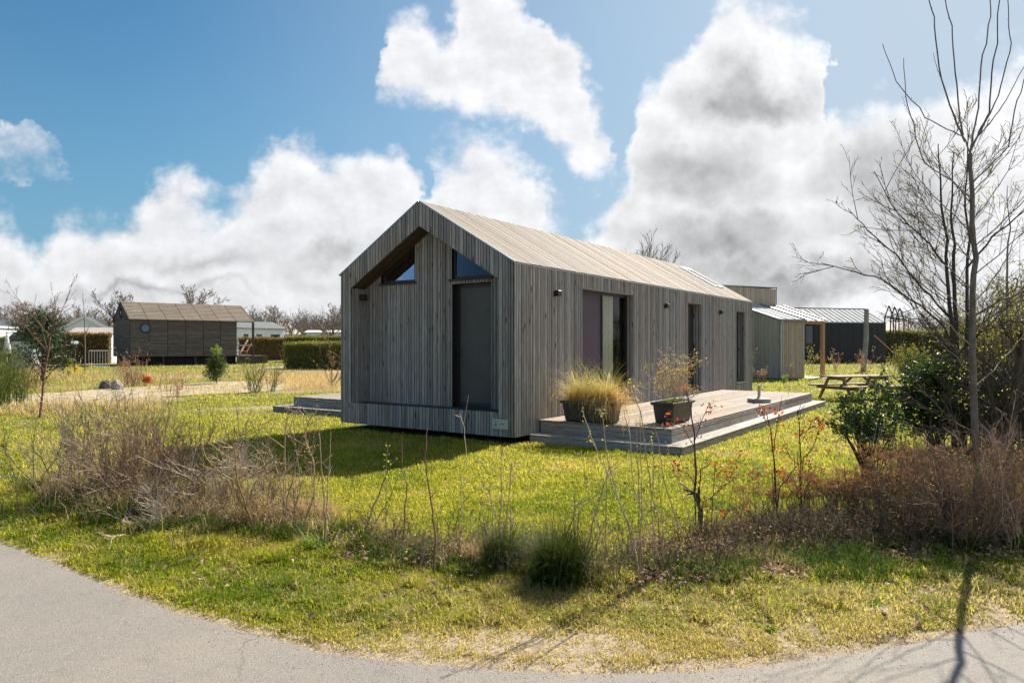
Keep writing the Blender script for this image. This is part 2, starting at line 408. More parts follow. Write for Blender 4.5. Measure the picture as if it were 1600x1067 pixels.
def dirt_at(x, y):
    d = road_d(x, y)
    a = 1 - sm(d, .04, .28)
    w = sm(vnoise(x, y, .38, 9, 4), .46, .74) * (1 - sm(d, .4, 1.3)) * (.42 + .4 * sm(x, -1, 1.5))
    w2 = np.exp(-(((x - .35) / .8) ** 2 + ((y - 4.05) / .34) ** 2)) * .8 + np.exp(-(((x + .6) / .7) ** 2 + ((y - 4.15) / .2) ** 2)) * .5 + np.exp(-(((x - 1.7) / .35) ** 2 + ((y - 4.3) / .15) ** 2)) * .6
    far = sm(y, 16, 20) * sm(vnoise(x, y, 5, 5, 3), .5, .68) * .6 * (x < 0)
    return np.clip(np.maximum.reduce([a, w, w2, far]), 0, 1)
g = gm_.build('ground', m, smooth=True); tag(g, None, None, kind='structure')
a_ = g.data.attributes.new('dirt', 'FLOAT', 'POINT'); a_.data.foreach_set('value', dirt_at(gv[:, 0], gv[:, 1]).astype(np.float32))

# asphalt road
m, t, b = new_mat('asphalt'); p_ = geop(t)
n1 = noise(t, p_, .9, 5, .55); n2 = noise(t, p_, 170, 3, .7); vo = nd(t, 'ShaderNodeTexVoronoi', feature='F1'); vo.inputs['Scale'].default_value = 120; lk(t, p_, vo.inputs['Vector'])
n4 = noise(t, vmt(t, 'MULTIPLY', p_, (1, 1, 1)), 9, 5, .65)
c = ramp(t, n2, [(.28, (.10, .093, .086)), (.5, (.19, .175, .162)), (.68, (.31, .288, .265))])
c = mixc(t, sstep(t, n1, .35, .7), c, mixc(t, 1.0, c, (1.14, 1.11, 1.06), 'MULTIPLY'))
c = mixc(t, sstep(t, n4, .5, .75), c, mixc(t, 1.0, c, (.88, .88, .89), 'MULTIPLY'))
stone = sstep(t, vo.outputs[0], .10, .22, 1, 0); rr_ = nd(t, 'ShaderNodeSeparateColor'); lk(t, vo.outputs[1], rr_.inputs[0])
c = mixc(t, mth(t, 'MULTIPLY', stone, sstep(t, rr_.outputs[0], .6, .8)), c, (.52, .50, .47))
c = mixc(t, mth(t, 'MULTIPLY', stone, sstep(t, rr_.outputs[1], .72, .85)), c, (.06, .058, .055))
crk = nd(t, 'ShaderNodeTexVoronoi', feature='DISTANCE_TO_EDGE'); crk.inputs['Scale'].default_value = .55
lk(t, vmt(t, 'ADD', p_, vmt(t, 'MULTIPLY', noise(t, p_, 3, 5, .6, out=1), (.5, .5, 0))), crk.inputs['Vector'])
ck = mth(t, 'MULTIPLY', sstep(t, crk.outputs[0], .0, .006, 1, 0), sstep(t, n1, .5, .6))
c = mixc(t, mth(t, 'MULTIPLY', ck, .55), c, (.06, .055, .05))
stn = noise(t, p_, 2.6, 6, .7); c = mixc(t, sstep(t, stn, .56, .74), c, mixc(t, 1.0, c, (.84, .82, .79), 'MULTIPLY'))
lk(t, c, b.inputs['Base Color']); b.inputs['Roughness'].default_value = .82; b.inputs['Specular IOR Level'].default_value = .35
bump(t, b, mth(t, 'SUBTRACT', n2, mth(t, 'MULTIPLY', vo.outputs[0], .5)), .55, .004)
th = np.linspace(_th[1], _th[-2], 900); er = np.interp(th, _th, _rr)
er = er + (vnoise(th * 60, th * 0, 1, 4, 3) - .5) * .035 + (vnoise(th * 400, th * 0, 1, 6, 2) - .5) * .014
pts = [(math.sin(a) * r_, math.cos(a) * r_, .010) for a, r_ in zip(th, er)]
rd = MB(); fan = []
inner = [(math.sin(a) * .5, math.cos(a) * .5, .010) for a in th]
n_ = len(pts); rd.add(inner + pts, [(k, k + 1, n_ + k + 1, n_ + k) for k in range(n_ - 1)])
rd.add([(-30, 22.5, .010), (-.5, .2, .010), (-.5, -6, .010), (-30, -6, .010)], [(0, 1, 2, 3)])
rd.add([(.5, .1, .010), (20, 9, .010), (20, -6, .010), (.5, -6, .010)], [(0, 1, 2, 3)][:1])
rd.add([(-.5, .45, .010), (.5, .45, .010), (.5, -6, .010), (-.5, -6, .010)], [(0, 1, 2, 3)])
tag(rd.build('road', m), None, None, kind='structure')

# sandy path
m, t, b = new_mat('path_sand'); p_ = geop(t); n1 = noise(t, p_, 2.2, 6, .65); n2 = noise(t, p_, 12, 5, .65)
c = ramp(t, n2, [(.3, (.25, .19, .12)), (.55, (.42, .34, .25)), (.75, (.52, .44, .34))])
c = mixc(t, sstep(t, n1, .48, .6), c, (.17, .16, .055)); lk(t, c, b.inputs['Base Color']); b.inputs['Roughness'].default_value = .95
sp = MB(); us = np.linspace(-60, 531, 90); A = []; B = []
for u in us:
    va = np.interp(u, [-60,0,120,230,340,430,480,531], [640,636,630,622,616,611,604,600]) + (float(vnoise(np.array([u]), np.array([0.]), 30, 2)[0]) - .5) * 5
    vb = np.interp(u, [-60,0,120,230,340,430,480,531], [624,619,612,604,597,594,590,587]) + (float(vnoise(np.array([u]), np.array([9.]), 30, 2)[0]) - .5) * 3
    for f_ in range(7): 
        q = gp(u, va + (vb - va) * f_ / 6); A.append((q[0], q[1], gzf(q[0], q[1]) + .008))
A = np.array(A); k = np.arange(89)[:, None] * 7 + np.arange(6)[None]; k = k.ravel()
sp.add(A, np.stack([k, k + 7, k + 8, k + 1], 1)); tag(sp.build('path', m, smooth=True), None, None, kind='structure')

# ------------------------------------------------------------------ grass
def blades(mb, x, y, h, w, bend, rnd, z=None, up=1.0):
    n = len(x); a = rng.uniform(0, 2 * math.pi, n); fa = a + rng.normal(0, .5, n) + math.pi / 2
    cx_, sx_ = np.cos(a), np.sin(a); bx, by = np.cos(fa), np.sin(fa)
    z0 = gz(x, y) - .004 if z is None else z
    base = np.stack([x, y, z0], 1); side = np.stack([cx_ * w / 2, sx_ * w / 2, 0 * w], 1)
    mid = base + np.stack([bx * h * bend * .35, by * h * bend * .35, h * .58 * up], 1)
    tip = base + np.stack([bx * h * bend, by * h * bend, h * up * np.sqrt(np.maximum(.05, 1 - .55 * bend ** 2))], 1)
    v = np.stack([base - side, base + side, mid + side * .8, mid - side * .8, tip], 1).reshape(-1, 3)
    k = np.arange(n) * 5
    n0 = mb.nv
    mb.add(v, np.stack([k, k + 1, k + 2, k + 3], 1), 0, rnd)
    f = np.stack([k + 3, k + 2, k + 4], 1).astype(np.int32)
    mb.fs.append((f + n0, np.zeros(n, np.int32), np.asarray(rnd, np.float32)))
def scatter(n, rmin, rmax, amax=42):
    r_ = 1 / rng.uniform(1 / rmax, 1 / rmin, n); a = np.radians(rng.uniform(-amax, amax, n))
    return np.sin(a) * r_, np.cos(a) * r_, r_
GRASS = mat_leaf('grass_blade', (.15, .24, .016), (.64, .53, .15), trans=.58, rough=.6, spec=.15, stops=[(0, (.135, .195, .013)), (.5, (.455, .425, .045)), (.8, (.50, .40, .16)), (1, (.48, .385, .25))])
x, y, r_ = scatter(760000, 3.4, 75)
d = road_d(x, y); dd = dirt_at(x, y)
keep = (d > .015) & ~built(x, y, .02) & (rng.random(len(x)) > dd * .93) & ~(in_path(x, y) & (rng.random(len(x)) > .12))
x, y, r_, dd, d = x[keep], y[keep], r_[keep], dd[keep], d[keep]
patch = vnoise(x, y, 1.2, 21, 4); patch2 = vnoise(x, y, .28, 23, 2); lush = vnoise(x, y, .5, 31, 3)
lx = sm(x + .25 * y, -2, 4)
rv = (1 - sm(d, .7, 1.7)) * sm(x, -2.2, .4)
dry = np.clip(.20 + (patch - .5) * .9 + (patch2 - .5) * .5 + dd * .4 + .16 * rv + sm(y, 18, 26) * .16 + .20 * sm(d, .9, 2.2) * (1 - sm(y, 16, 22)), 0, 1)
edge_wet = np.exp(-((d - .75) / .35) ** 2) * .25
rnd = np.clip(dry - edge_wet + rng.normal(0, .20, len(x)), 0, 1)
vg = 1 - sm(d, 1.2, 2.2); dead = (rng.random(len(x)) < .03 + .22 * vg * sm(vnoise(x, y, .16, 61, 2), .4, .7) + .48 * rv); rnd[dead] = rng.uniform(.85, 1, dead.sum())
thin = (vnoise(x, y, .09, 63, 2) < .38) & (rng.random(len(x)) < .75 * vg)
thin |= rng.random(len(x)) < .55 * rv * sm(vnoise(x, y, .3, 67, 3), .35, .6)
longer = sm(vnoise(x, y, .22, 41, 3), .52, .72)
x, y, r_, dd, d, rnd, longer = (q[~thin] for q in (x, y, r_, dd, d, rnd, longer))
h = (.028 + .022 * rng.random(len(x)) + .045 * longer * sm(d, .25, .7) * (1 - .6 * sm(d, 1.6, 2.6))) * (1 + .028 * r_) * (1 - .5 * dd)
w = (.0017 + .00078 * r_) * rng.uniform(.7, 1.3, len(x))
gr = MB(); blades(gr, x, y, h, w, rng.uniform(.3, 1.35, len(x)), rnd)
tag(gr.build('lawn_grass', GRASS), 'short mown grass, green and straw yellow, covering the lawn and verge', 'grass', kind='stuff')

# grit and bits of straw washed to the asphalt edge
gt = MB(); n_ = 1500; th_ = rng.uniform(-.85, 1.0, n_); er_ = np.interp(th_, _th, _rr); off = -np.abs(rng.normal(0, .10, n_)) * rng.choice([1, 1, 3.5], n_) + .04
gxp, gyp = np.sin(th_) * (er_ + off), np.cos(th_) * (er_ + off); sz = rng.uniform(.0012, .0042, n_)
for k in range(n_):
    a = random.uniform(0, 3.14); s0 = sz[k]; z0 = .0102
    if k % 5 == 0: l = s0 * 5; q0 = np.array((math.cos(a), math.sin(a))); p0 = np.array((gxp[k], gyp[k])); w_ = np.array((-q0[1], q0[0])) * .0012; gt.add([(*(p0 - q0 * l - w_), z0), (*(p0 + q0 * l - w_), z0 + .004), (*(p0 + q0 * l + w_), z0 + .004), (*(p0 - q0 * l + w_), z0)], [(0, 1, 2, 3)], 1)
    else: M_ = rotM(a, (gxp[k], gyp[k], z0)); gt.hexa(M_(np.array([(-s0, -s0 * .7, 0), (s0, -s0 * .8, 0), (s0 * .9, s0 * .7, 0), (-s0, s0 * .6, 0), (-s0 * .5, -s0 * .4, s0), (s0 * .4, -s0 * .5, s0 * 1.1), (s0 * .5, s0 * .4, s0), (-s0 * .4, s0 * .4, s0 * .9)])), 0)
tag(gt.build('roadside_grit', [mat_plain('grit', (.40, .36, .30), .9, var=.5, sc=60), mat_plain('straw_bits', (.48, .38, .24), .8)]), 'loose grit and straw bits along the asphalt edge', 'grit', kind='stuff')

a_ = g.data.attributes.new('worn', 'FLOAT', 'POINT'); _d = road_d(gv[:, 0], gv[:, 1]); a_.data.foreach_set('value', ((1 - sm(_d, .8, 1.7)) * sm(gv[:, 0], -2.2, .4)).astype(np.float32))

# ------------------------------------------------------------------ the timber cabin
W_WALL = mat_wood('weathered_cladding', [(.20, .18, .166), (.34, .325, .315), (.47, .47, .475)], knots=.75, warm=(1.0, .92, .86), vary=.36, dark=.72)
W_ROOF = mat_wood('brown_grey_roof_boards', [(.11, .092, .079), (.188, .161, .141), (.265, .236, .21)], stretch=(16, 1.2, 1.2), knots=.3, ksc=(9, 3, 3), warm=(1.05, .94, .84), vary=.2)  # the boards' own brown-grey wood colour, alike on both slopes
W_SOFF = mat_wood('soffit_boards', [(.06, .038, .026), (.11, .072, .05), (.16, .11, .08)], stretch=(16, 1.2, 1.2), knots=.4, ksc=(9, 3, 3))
W_DECK = mat_wood('deck_boards', [(.15, .13, .112), (.28, .25, .22), (.41, .37, .33)], stretch=(1.1, 15, 15), knots=.4, ksc=(2.4, 9, 9), warm=(1.1, .96, .84))
W_DECKX = mat_wood('deck_fascia', [(.19, .18, .165), (.35, .335, .315), (.50, .485, .465)], stretch=(1.3, 1.3, 16), knots=.5, ksc=(3, 3, 14), warm=(1.0, .92, .84))
M_DARK = mat_plain('black_backing', (.012, .011, .010), .9, var=.1)
M_BLACK = mat_plain('black_metal', (.022, .021, .022), .45, var=.15, sc=12)
M_TRIM = mat_plain('zinc_trim', (.33, .36, .38), .38, .85, var=.1)
M_GLASS = mat_glass('window_glass', (.42, .44, .46), .05, k=.6, gc=(.62, .6, .85))
M_GLASSD = mat_glass('dark_glass', (.95, .95, .95), .0, k=.55)
PITCH = 1.27 / 2.155; HW = 4.31; HL = 14.17; EH = 3.02; RH = EH + 1.27
WALLW = [.055, .07, .085, .07, .095, .055]
def field(mb, fr, a0, a1, lo, hi, holes=(), widths=WALLW, th=.02, gap=.018, breaks=(), m=0, d0=0.0):
    """boards side by side between a0 and a1 on the plane fr(a, z, outward), cut round the holes"""
    bs = sorted(set([a0, a1] + [x for x in breaks if a0 < x < a1] + [x for h in holes for x in h[:2] if a0 < x < a1]))
    for s0, s1 in zip(bs, bs[1:]):
        ws = []
        while sum(ws) < s1 - s0 - .03: ws.append(random.choice(widths))
        if not ws: ws = [s1 - s0]
        k = (s1 - s0) / sum(ws); a = s0
        for w in ws:
            e0, e1 = a, a + w * k; a = e1; mid = (e0 + e1) / 2
            iv = [(lo, hi)]
            for h in holes:
                if h[0] < mid < h[1]:
                    out = []
                    for (l, u) in iv:
                        if h[2](mid) > u(mid) or h[3](mid) < l(mid): out.append((l, u)); continue
                        if h[2](mid) > l(mid) + .005: out.append((l, h[2]))
                        if h[3](mid) < u(mid) - .005: out.append((h[3], u))
                    iv = out
            g_ = gap / 2; p0, p1 = e0 + g_, e1 - g_; t1 = d0 + th * random.choice((.8, 1, 1, 1.15)); r = random.random()
            for (l, u) in iv:
                c = [(p0, l(p0), d0), (p1, l(p1), d0), (p1, u(p1), d0), (p0, u(p0), d0)]
                v = [fr(*q) for q in c] + [fr(x, z, t1) for x, z, _ in c]
                mb.hexa(np.array(v, float), m, r)
def K(c): return lambda a: c
def solid(mb, fr, a0, a1, lo, hi, holes=(), breaks=(), d0=-.03, th=.024, m=0):
    field(mb, fr, a0, a1, lo, hi, holes, [50.], th / 1.15, 0.0, breaks, m, d0)
def roofz(t_): return EH + PITCH * min(t_, HW - t_)
def soffz(t_): return roofz(t_) - .455
house = thing('timber_cabin', 'long timber cabin with grey vertical cladding, board roof and recessed front gable', 'cabin', (C0[0], C0[1], .14), AN)
# frames of the planes, in the cabin's own axes: x along the cabin, y across it from the deck side
FRONT = lambda a, z, d: (-d, a, z)
BACKW = lambda a, z, d: (HL + d, a, z)
RIGHT = lambda a, z, d: (a, -d, z)
LEFT = lambda a, z, d: (a, HW + d, z)
T0, T1, RB, RD = .31, 4.0, .42, .40
win = dict(big=(2.41, 4.80, .30, 2.73), door=(8.22, 9.25, .30, 2.72), slim=(12.45, 13.35, .38, 2.66))
rh = [(T0, T1, K(RB), soffz)]
wl = MB(); field(wl, FRONT, 0, HW, K(0), roofz, rh, breaks=(HW / 2,)); solid(wl, FRONT, .02, HW - .02, K(.02), lambda a: roofz(a) - .02, rh, breaks=(HW / 2,), m=1)
sh = [(a, b, K(c), K(d)) for a, b, c, d in win.values()]
field(wl, RIGHT, 0, HL, K(0), K(EH - .005), sh); solid(wl, RIGHT, .02, HL - .02, K(.02), K(EH - .02), sh, m=1)
field(wl, LEFT, 0, HL, K(0), K(EH - .005)); solid(wl, LEFT, .02, HL - .02, K(.02), K(EH - .02), m=1)
field(wl, BACKW, 0, HW, K(0), roofz, breaks=(HW / 2,)); solid(wl, BACKW, .02, HW - .02, K(.02), lambda a: roofz(a) - .02, breaks=(HW / 2,), m=1)
wl.build('wall_cladding', [W_WALL, M_DARK], house)
# recessed gable
REC = lambda a, z, d: (RD - d, a, z)
WS = [(.765, 1.68), (2.63, 3.545)]
rw = MB(); oh = [(.765, 1.68, K(.40), K(2.74)), (.765, 1.68, K(2.835), soffz), (2.63, 3.545, K(2.835), soffz)]
field(rw, REC, T0, T1, K(RB), lambda a: soffz(a) - .003, oh, [.045, .045, .07, .045, .07, .09], breaks=(HW / 2,))
solid(rw, REC, T0, T1, K(RB), lambda a: soffz(a) - .003, oh, breaks=(HW / 2,), m=1)
field(rw, lambda a, z, d: (a, T1 - d, z), .0, RD, K(RB), K(soffz(T1) - .01), widths=[.045, .07])
field(rw, lambda a, z, d: (a, T0 + d, z), .0, RD, K(RB), K(soffz(T0) - .01), widths=[.045, .07])
rw.build('recessed_wall', [W_WALL, M_DARK], house)
sf = MB(); sl_ = math.hypot(1, PITCH)
for sg in (0, 1):
    ya = T0 if sg == 0 else T1; q = 1 if sg == 0 else -1
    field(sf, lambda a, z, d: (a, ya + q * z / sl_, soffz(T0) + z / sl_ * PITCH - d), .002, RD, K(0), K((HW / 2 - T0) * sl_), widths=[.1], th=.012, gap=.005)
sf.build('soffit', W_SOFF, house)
lg = MB(); lg.box((-.012, T0, RB - .03), (RD, T1, RB)); lg.build('recess_sill', mat_plain('dark_sill', (.05, .055, .058), .6, var=.2), house)
# gable windows with their sills
for i, (ta, tb) in enumerate(WS):
    fm = MB(); zs = 2.835; f_ = .05; x0, x1 = RD + .03, RD + .08
    inner = tb if i == 0 else ta; outer = ta if i == 0 else tb
    fm.box((x0, ta, zs), (x1, tb, zs + f_))
    fm.hexa(np.array([(x0, inner - (.05 if i == 0 else 0), zs + f_), (x1, inner - (.05 if i == 0 else 0), zs + f_), (x1, inner + (0 if i == 0 else .05), zs + f_), (x0, inner + (0 if i == 0 else .05), zs + f_),
                      (x0, inner - (.05 if i == 0 else 0), soffz(inner) - .04), (x1, inner - (.05 if i == 0 else 0), soffz(inner) - .04), (x1, inner + (0 if i == 0 else .05), soffz(inner) - .04), (x0, inner + (0 if i == 0 else .05), soffz(inner) - .04)]))
    fm.box((x0, outer if i == 0 else outer - .05, zs + f_), (x1, outer + .05 if i == 0 else outer, soffz(outer) - .01))
    for x_ in ((x0, x1),):
        fm.hexa(np.array([(x0, ta, soffz(ta) - .05), (x1, ta, soffz(ta) - .05), (x1, tb, soffz(tb) - .05), (x0, tb, soffz(tb) - .05), (x0, ta, soffz(ta)), (x1, ta, soffz(ta)), (x1, tb, soffz(tb)), (x0, tb, soffz(tb))]))
    # dark reveals
    fm.box((RD - .02, ta - .012, zs), (x0, ta, soffz(ta) - .004)); fm.box((RD - .02, tb, zs), (x0, tb + .012, soffz(tb) - .004))
    wo = fm.build('gable_window', M_BLACK, house)
    pn = MB(); pn.add([(x0 + .02, ta + .03, zs + .03), (x0 + .02, tb - .03, zs + .03), (x0 + .02, tb - .03, soffz(tb) - .03), (x0 + .02, ta + .03, soffz(ta) - .03)], [(0, 1, 2, 3)])
    pn.build('pane', M_GLASS, wo)
    s2 = MB(); s2.bbox((RD - .075, ta - .05, 2.795), (RD + .05, tb + (.05 if i == 0 else .02), 2.83), .004); s2.build('sill', M_BLACK, wo)
# tall glazed front door, set back behind an insect screen
M_SCREEN = mat_plain('insect_screen', (.085, .08, .075), .55, var=.12, sc=2.5)
fd = MB(); x0, x1 = RD + .13, RD + .19
fd.box((x0, .765, .40), (x1, .83, 2.74)); fd.box((x0, 1.615, .40), (x1, 1.68, 2.74)); fd.box((x0, .83, .40), (x1, 1.615, .50)); fd.box((x0, .83, 2.67), (x1, 1.615, 2.74))
fd.box((RD + .0, .753, .42), (x0, .765, 2.74)); fd.box((RD + .0, 1.68, .42), (x0, 1.692, 2.74)); fd.box((RD, .765, .39), (x0, 1.68, .405))
do = fd.build('glazed_door', M_BLACK, house)
sc_ = MB(); sc_.box((x0 + .025, .83, .50), (x0 + .03, 1.615, 2.67)); sc_.build('screen', M_SCREEN, do)
hd = MB(); hd.bbox((x0 - .03, 1.63, 1.38), (x0, 1.655, 1.52), .004); hd.tube([(x0 - .045, 1.64, 1.47), (x0 - .045, 1.53, 1.47)], .009, 6, cap=True); hd.build('handle', M_BLACK, do)
# roof: boards laid from ridge to eave
rf = MB(); SLN = HW / 2 * sl_; nrm = (-PITCH / sl_, 1 / sl_)
def RPR(a, z, d): return (a, z / sl_ + nrm[0] * d, EH + z / sl_ * PITCH + nrm[1] * d)
def RPL(a, z, d): return (a, HW - z / sl_ - nrm[0] * d, EH + z / sl_ * PITCH + nrm[1] * d)
sky_h = [(12.45, 13.42, K(.84), K(2.18))]
for fr, hh in ((RPR, sky_h), (RPL, [])):
    field(rf, fr, -.022, HL + .02, K(-.028), K(SLN - .004), hh, [.07, .095, .12, .07, .095], .022, .009)
    solid(rf, fr, .0, HL, K(.0), K(SLN - .01), hh, d0=-.05, m=1)
rf.build('roof', [W_ROOF, M_DARK], house)
tr = MB()   # thin zinc edge on the gable and at the eave
for fr in (RPR, RPL):
    v = [fr(-.034, -.03, .0), fr(-.024, -.03, .0), fr(-.024, SLN, .0), fr(-.034, SLN, .0), fr(-.034, -.03, .028), fr(-.024, -.03, .028), fr(-.024, SLN, .028), fr(-.034, SLN, .028)]
    tr.hexa(np.array(v))
tr.box((-.02, -.026, EH - .03), (HL, -.021, EH - .008)); tr.build('edge_trim', M_TRIM, house)
# rooflight
sk = MB()
def rb(a0, a1, z0, z1, da, db): sk.hexa(np.array([RPR(a0, z0, da), RPR(a1, z0, da), RPR(a1, z1, da), RPR(a0, z1, da), RPR(a0, z0, db), RPR(a1, z0, db), RPR(a1, z1, db), RPR(a0, z1, db)]))
rb(12.45, 12.52, .84, 2.18, -.04, .05); rb(13.35, 13.42, .84, 2.18, -.04, .05); rb(12.52, 13.35, .84, .91, -.04, .05); rb(12.52, 13.35, 2.11, 2.18, -.04, .05)
so_ = sk.build('rooflight', M_BLACK, house)
pn = MB(); pn.add([RPR(12.52, .91, .035), RPR(13.35, .91, .035), RPR(13.35, 2.11, .035), RPR(12.52, 2.11, .035)], [(0, 1, 2, 3)]); pn.build('pane', mat_glass('rooflight_glass', (.2, .2, .2), 1.6, .05), so_)
# inside: floor and a dark partition so the rooms read dark
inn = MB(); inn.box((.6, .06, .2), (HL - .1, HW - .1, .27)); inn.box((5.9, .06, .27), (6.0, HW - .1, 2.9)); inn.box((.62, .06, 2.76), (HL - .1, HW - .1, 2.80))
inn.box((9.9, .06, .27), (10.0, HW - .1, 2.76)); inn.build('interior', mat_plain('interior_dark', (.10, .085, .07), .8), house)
def wall_reveal(mb, a, b, z0, z1, dep=.16):
    for x_, q in ((a, 1), (b, -1)):
        field(mb, (lambda s_, z, d, x_=x_, q=q: (x_ + q * d, s_, z)), -.018, dep, K(z0), K(z1), widths=[.09], th=.014)
    mb.box((a + .017, -.016, z1 - .016), (b - .017, dep, z1 - .001)); mb.box((a + .017, -.02, z0 + .001), (b - .017, dep, z0 + .018))
# big sliding window
M_PURPLE = mat_plain('purple_screen', (.095, .066, .095), .7, var=.10, sc=2)
a, b_, z0, z1 = win['big']
rv = MB(); wall_reveal(rv, a, b_, z0, z1); rv.build('window_reveal', W_WALL, house)
fm = MB(); y0, y1 = .13, .19; mid = 3.56
for q in (a + .016, mid - .03, b_ - .066): fm.box((q, y0, z0 + .02), (q + .05, y1, z1 - .02))
fm.box((a + .066, y0, z0 + .02), (b_ - .066, y1, z0 + .07), 0); fm.box((a + .066, y0 + .002, z1 - .075), (b_ - .066, y1 - .002, z1 - .02))
wo = fm.build('sliding_window', M_BLACK, house)
p_ = MB(); p_.box((a + .066, y0 + .03, z0 + .07), (mid - .03, y0 + .034, z1 - .075)); 
for zz in (.75, 1.2, 1.7, 2.2): p_.box((a + .07, y0 + .026, zz), (mid - .034, y0 + .029, zz + .006))
p_.build('sunscreen', M_PURPLE, wo)
p_ = MB(); p_.add([(mid + .02, y0 + .03, z0 + .07), (b_ - .066, y0 + .03, z0 + .07), (b_ - .066, y0 + .03, z1 - .075), (mid + .02, y0 + .03, z1 - .075)], [(0, 1, 2, 3)]); p_.build('pane', M_GLASSD, wo)
cu = MB(); n_ = 60; xs = np.linspace(mid + .02, mid + .80, n_); ys = .30 + .028 * np.sin(np.arange(n_) * .95) + .01 * np.sin(np.arange(n_) * .37)
v = [(x_, y_, z_) for z_ in (.30, 2.70) for x_, y_ in zip(xs, ys)]; cu.add(v, [(k, k + 1, n_ + k + 1, n_ + k) for k in range(n_ - 1)])
cu.build('curtain', mat_plain('green_curtain', (.6, .62, .46), .9, var=.15, sc=14), wo, smooth=True)
# side door standing in its reveal
a, b_, z0, z1 = win['door']
rv = MB(); wall_reveal(rv, a, b_, z0, z1, .24); rv.build('door_reveal', W_WALL, house)
dm = MB(); dm.bbox((a + .30, .2, z0 + .03), (b_ - .02, .25, z1 - .03), .006); dm.box((a + .016, .19, z0 + .02), (a + .05, .26, z1 - .02)); dm.box((a + .05, .19, z1 - .07), (a + .30, .26, z1 - .02))
dr = dm.build('side_door', M_BLACK, house)
p_ = MB(); p_.add([(a + .05, .22, z0 + .03), (a + .30, .22, z0 + .03), (a + .30, .22, z1 - .07), (a + .05, .22, z1 - .07)], [(0, 1, 2, 3)]); p_.build('pane', mat_glass('side_pane', (.3, .3, .3), 1.0), dr)
for zz in (.75, 1.5, 2.35):
    h_ = MB(); h_.tube([(b_ - .03, .185, zz), (b_ - .03, .185, zz + .11)], .016, 8, cap=True); h_.build('hinge', M_BLACK, dr)
h_ = MB(); h_.tube([(a + .38, .16, 1.33), (a + .50, .16, 1.33)], .011, 6, cap=True); h_.tube([(a + .39, .2, 1.33), (a + .39, .16, 1.33)], .011, 6); h_.build('handle', M_TRIM, dr)
# slim window
a, b_, z0, z1 = win['slim']
rv = MB(); wall_reveal(rv, a, b_, z0, z1, .22); rv.build('window_reveal', W_WALL, house)
fm = MB(); y0, y1 = .20, .26
for q in (a + .016, a + .45, b_ - .066): fm.box((q, y0, z0 + .02), (q + .05, y1, z1 - .02))
fm.box((a + .066, y0 + .002, z0 + .02), (b_ - .066, y1 - .002, z0 + .07)); fm.box((a + .066, y0 + .002, z1 - .07), (b_ - .066, y1 - .002, z1 - .02))
wo = fm.build('slim_window', M_BLACK, house)
p_ = MB(); p_.add([(a + .06, y0 + .03, z0 + .07), (b_ - .06, y0 + .03, z0 + .07), (b_ - .06, y0 + .03, z1 - .07), (a + .06, y0 + .03, z1 - .07)], [(0, 1, 2, 3)]); p_.build('pane', M_GLASSD, wo)
s2 = MB(); s2.bbox((a - .02, -.05, z0 - .03), (b_ + .02, .2, z0 - .003), .004); s2.build('sill', M_BLACK, wo)
# cube wall lamps
lm = None
for (c, fr) in (((1.35, 2.55), RIGHT), ((6.62, 2.55), RIGHT), ((10.79, 2.55), RIGHT), ((.24, 2.56), lambda a, z, d: (a, T1 - .02 - d, z))):
    if fr is RIGHT:
        q = MB(); q.bbox((-.06, -.125, -.055), (.06, -.022, .055), .006); q.box((-.045, -.11, -.0565), (.045, -.04, -.0555), 1)
        l_ = q.build('wall_lamp', [M_BLACK, mat_plain('lamp_lens', (.5, .5, .46), .3)], house, (c[0], 0, c[1]))
    else:
        q = MB(); q.bbox((-.055, -.12, -.06), (.055, -.0, .06), .006); l_ = q.build('wall_lamp', M_BLACK, house, (c[0], T1 - .02, c[1]))
# name plate with a looped mark and two lines of small lettering
pl = MB(); pl.bbox((-.034, .10, .13), (-.023, .44, .30), .002); po = pl.build('name_plate', mat_plain('plate_enamel', (.46, .48, .45), .45, var=.06), house)
mk = MB(); a_ = np.linspace(.15 * math.pi, 1.75 * math.pi, 22)
loop = [(-.036, .375 + .028 * math.cos(x_) * 1.0, .232 + .042 * math.sin(x_)) for x_ in a_]
mk.tube(loop[:12], .0036, 4); mk.tube(loop[11:], .0036, 4)
mk.tube([(-.036, .352, .226), (-.036, .368, .205), (-.036, .358, .188), (-.036, .343, .176), (-.036, .335, .172)], [.003, .0045, .005, .004, .002], 4); mk.build('mark', M_BLACK, po)
def text(body, size, y, z, m, parent):
    cu_ = bpy.data.curves.new('lettering', 'FONT'); cu_.body = body; cu_.size = size; cu_.extrude = .0008; cu_.align_x = 'LEFT'
    o = bpy.data.objects.new('lettering', cu_); col.objects.link(o); o.parent = parent; o.location = (-.0352, y, z); o.rotation_euler = (R(90), 0, R(-90)); cu_.materials.append(m)
    dg = bpy.context.evaluated_depsgraph_get(); me = bpy.data.meshes.new_from_object(o.evaluated_get(dg))
    o2 = bpy.data.objects.new('lettering', me); col.objects.link(o2); o2.parent = parent; o2.location = o.location; o2.rotation_euler = o.rotation_euler
    bpy.data.objects.remove(o); return o2
text('r', .034, .318, .214, mat_plain('pale_lettering', (.25, .27, .27), .6), po); text('eciteel', .034, .275, .212, M_BLACK, po)

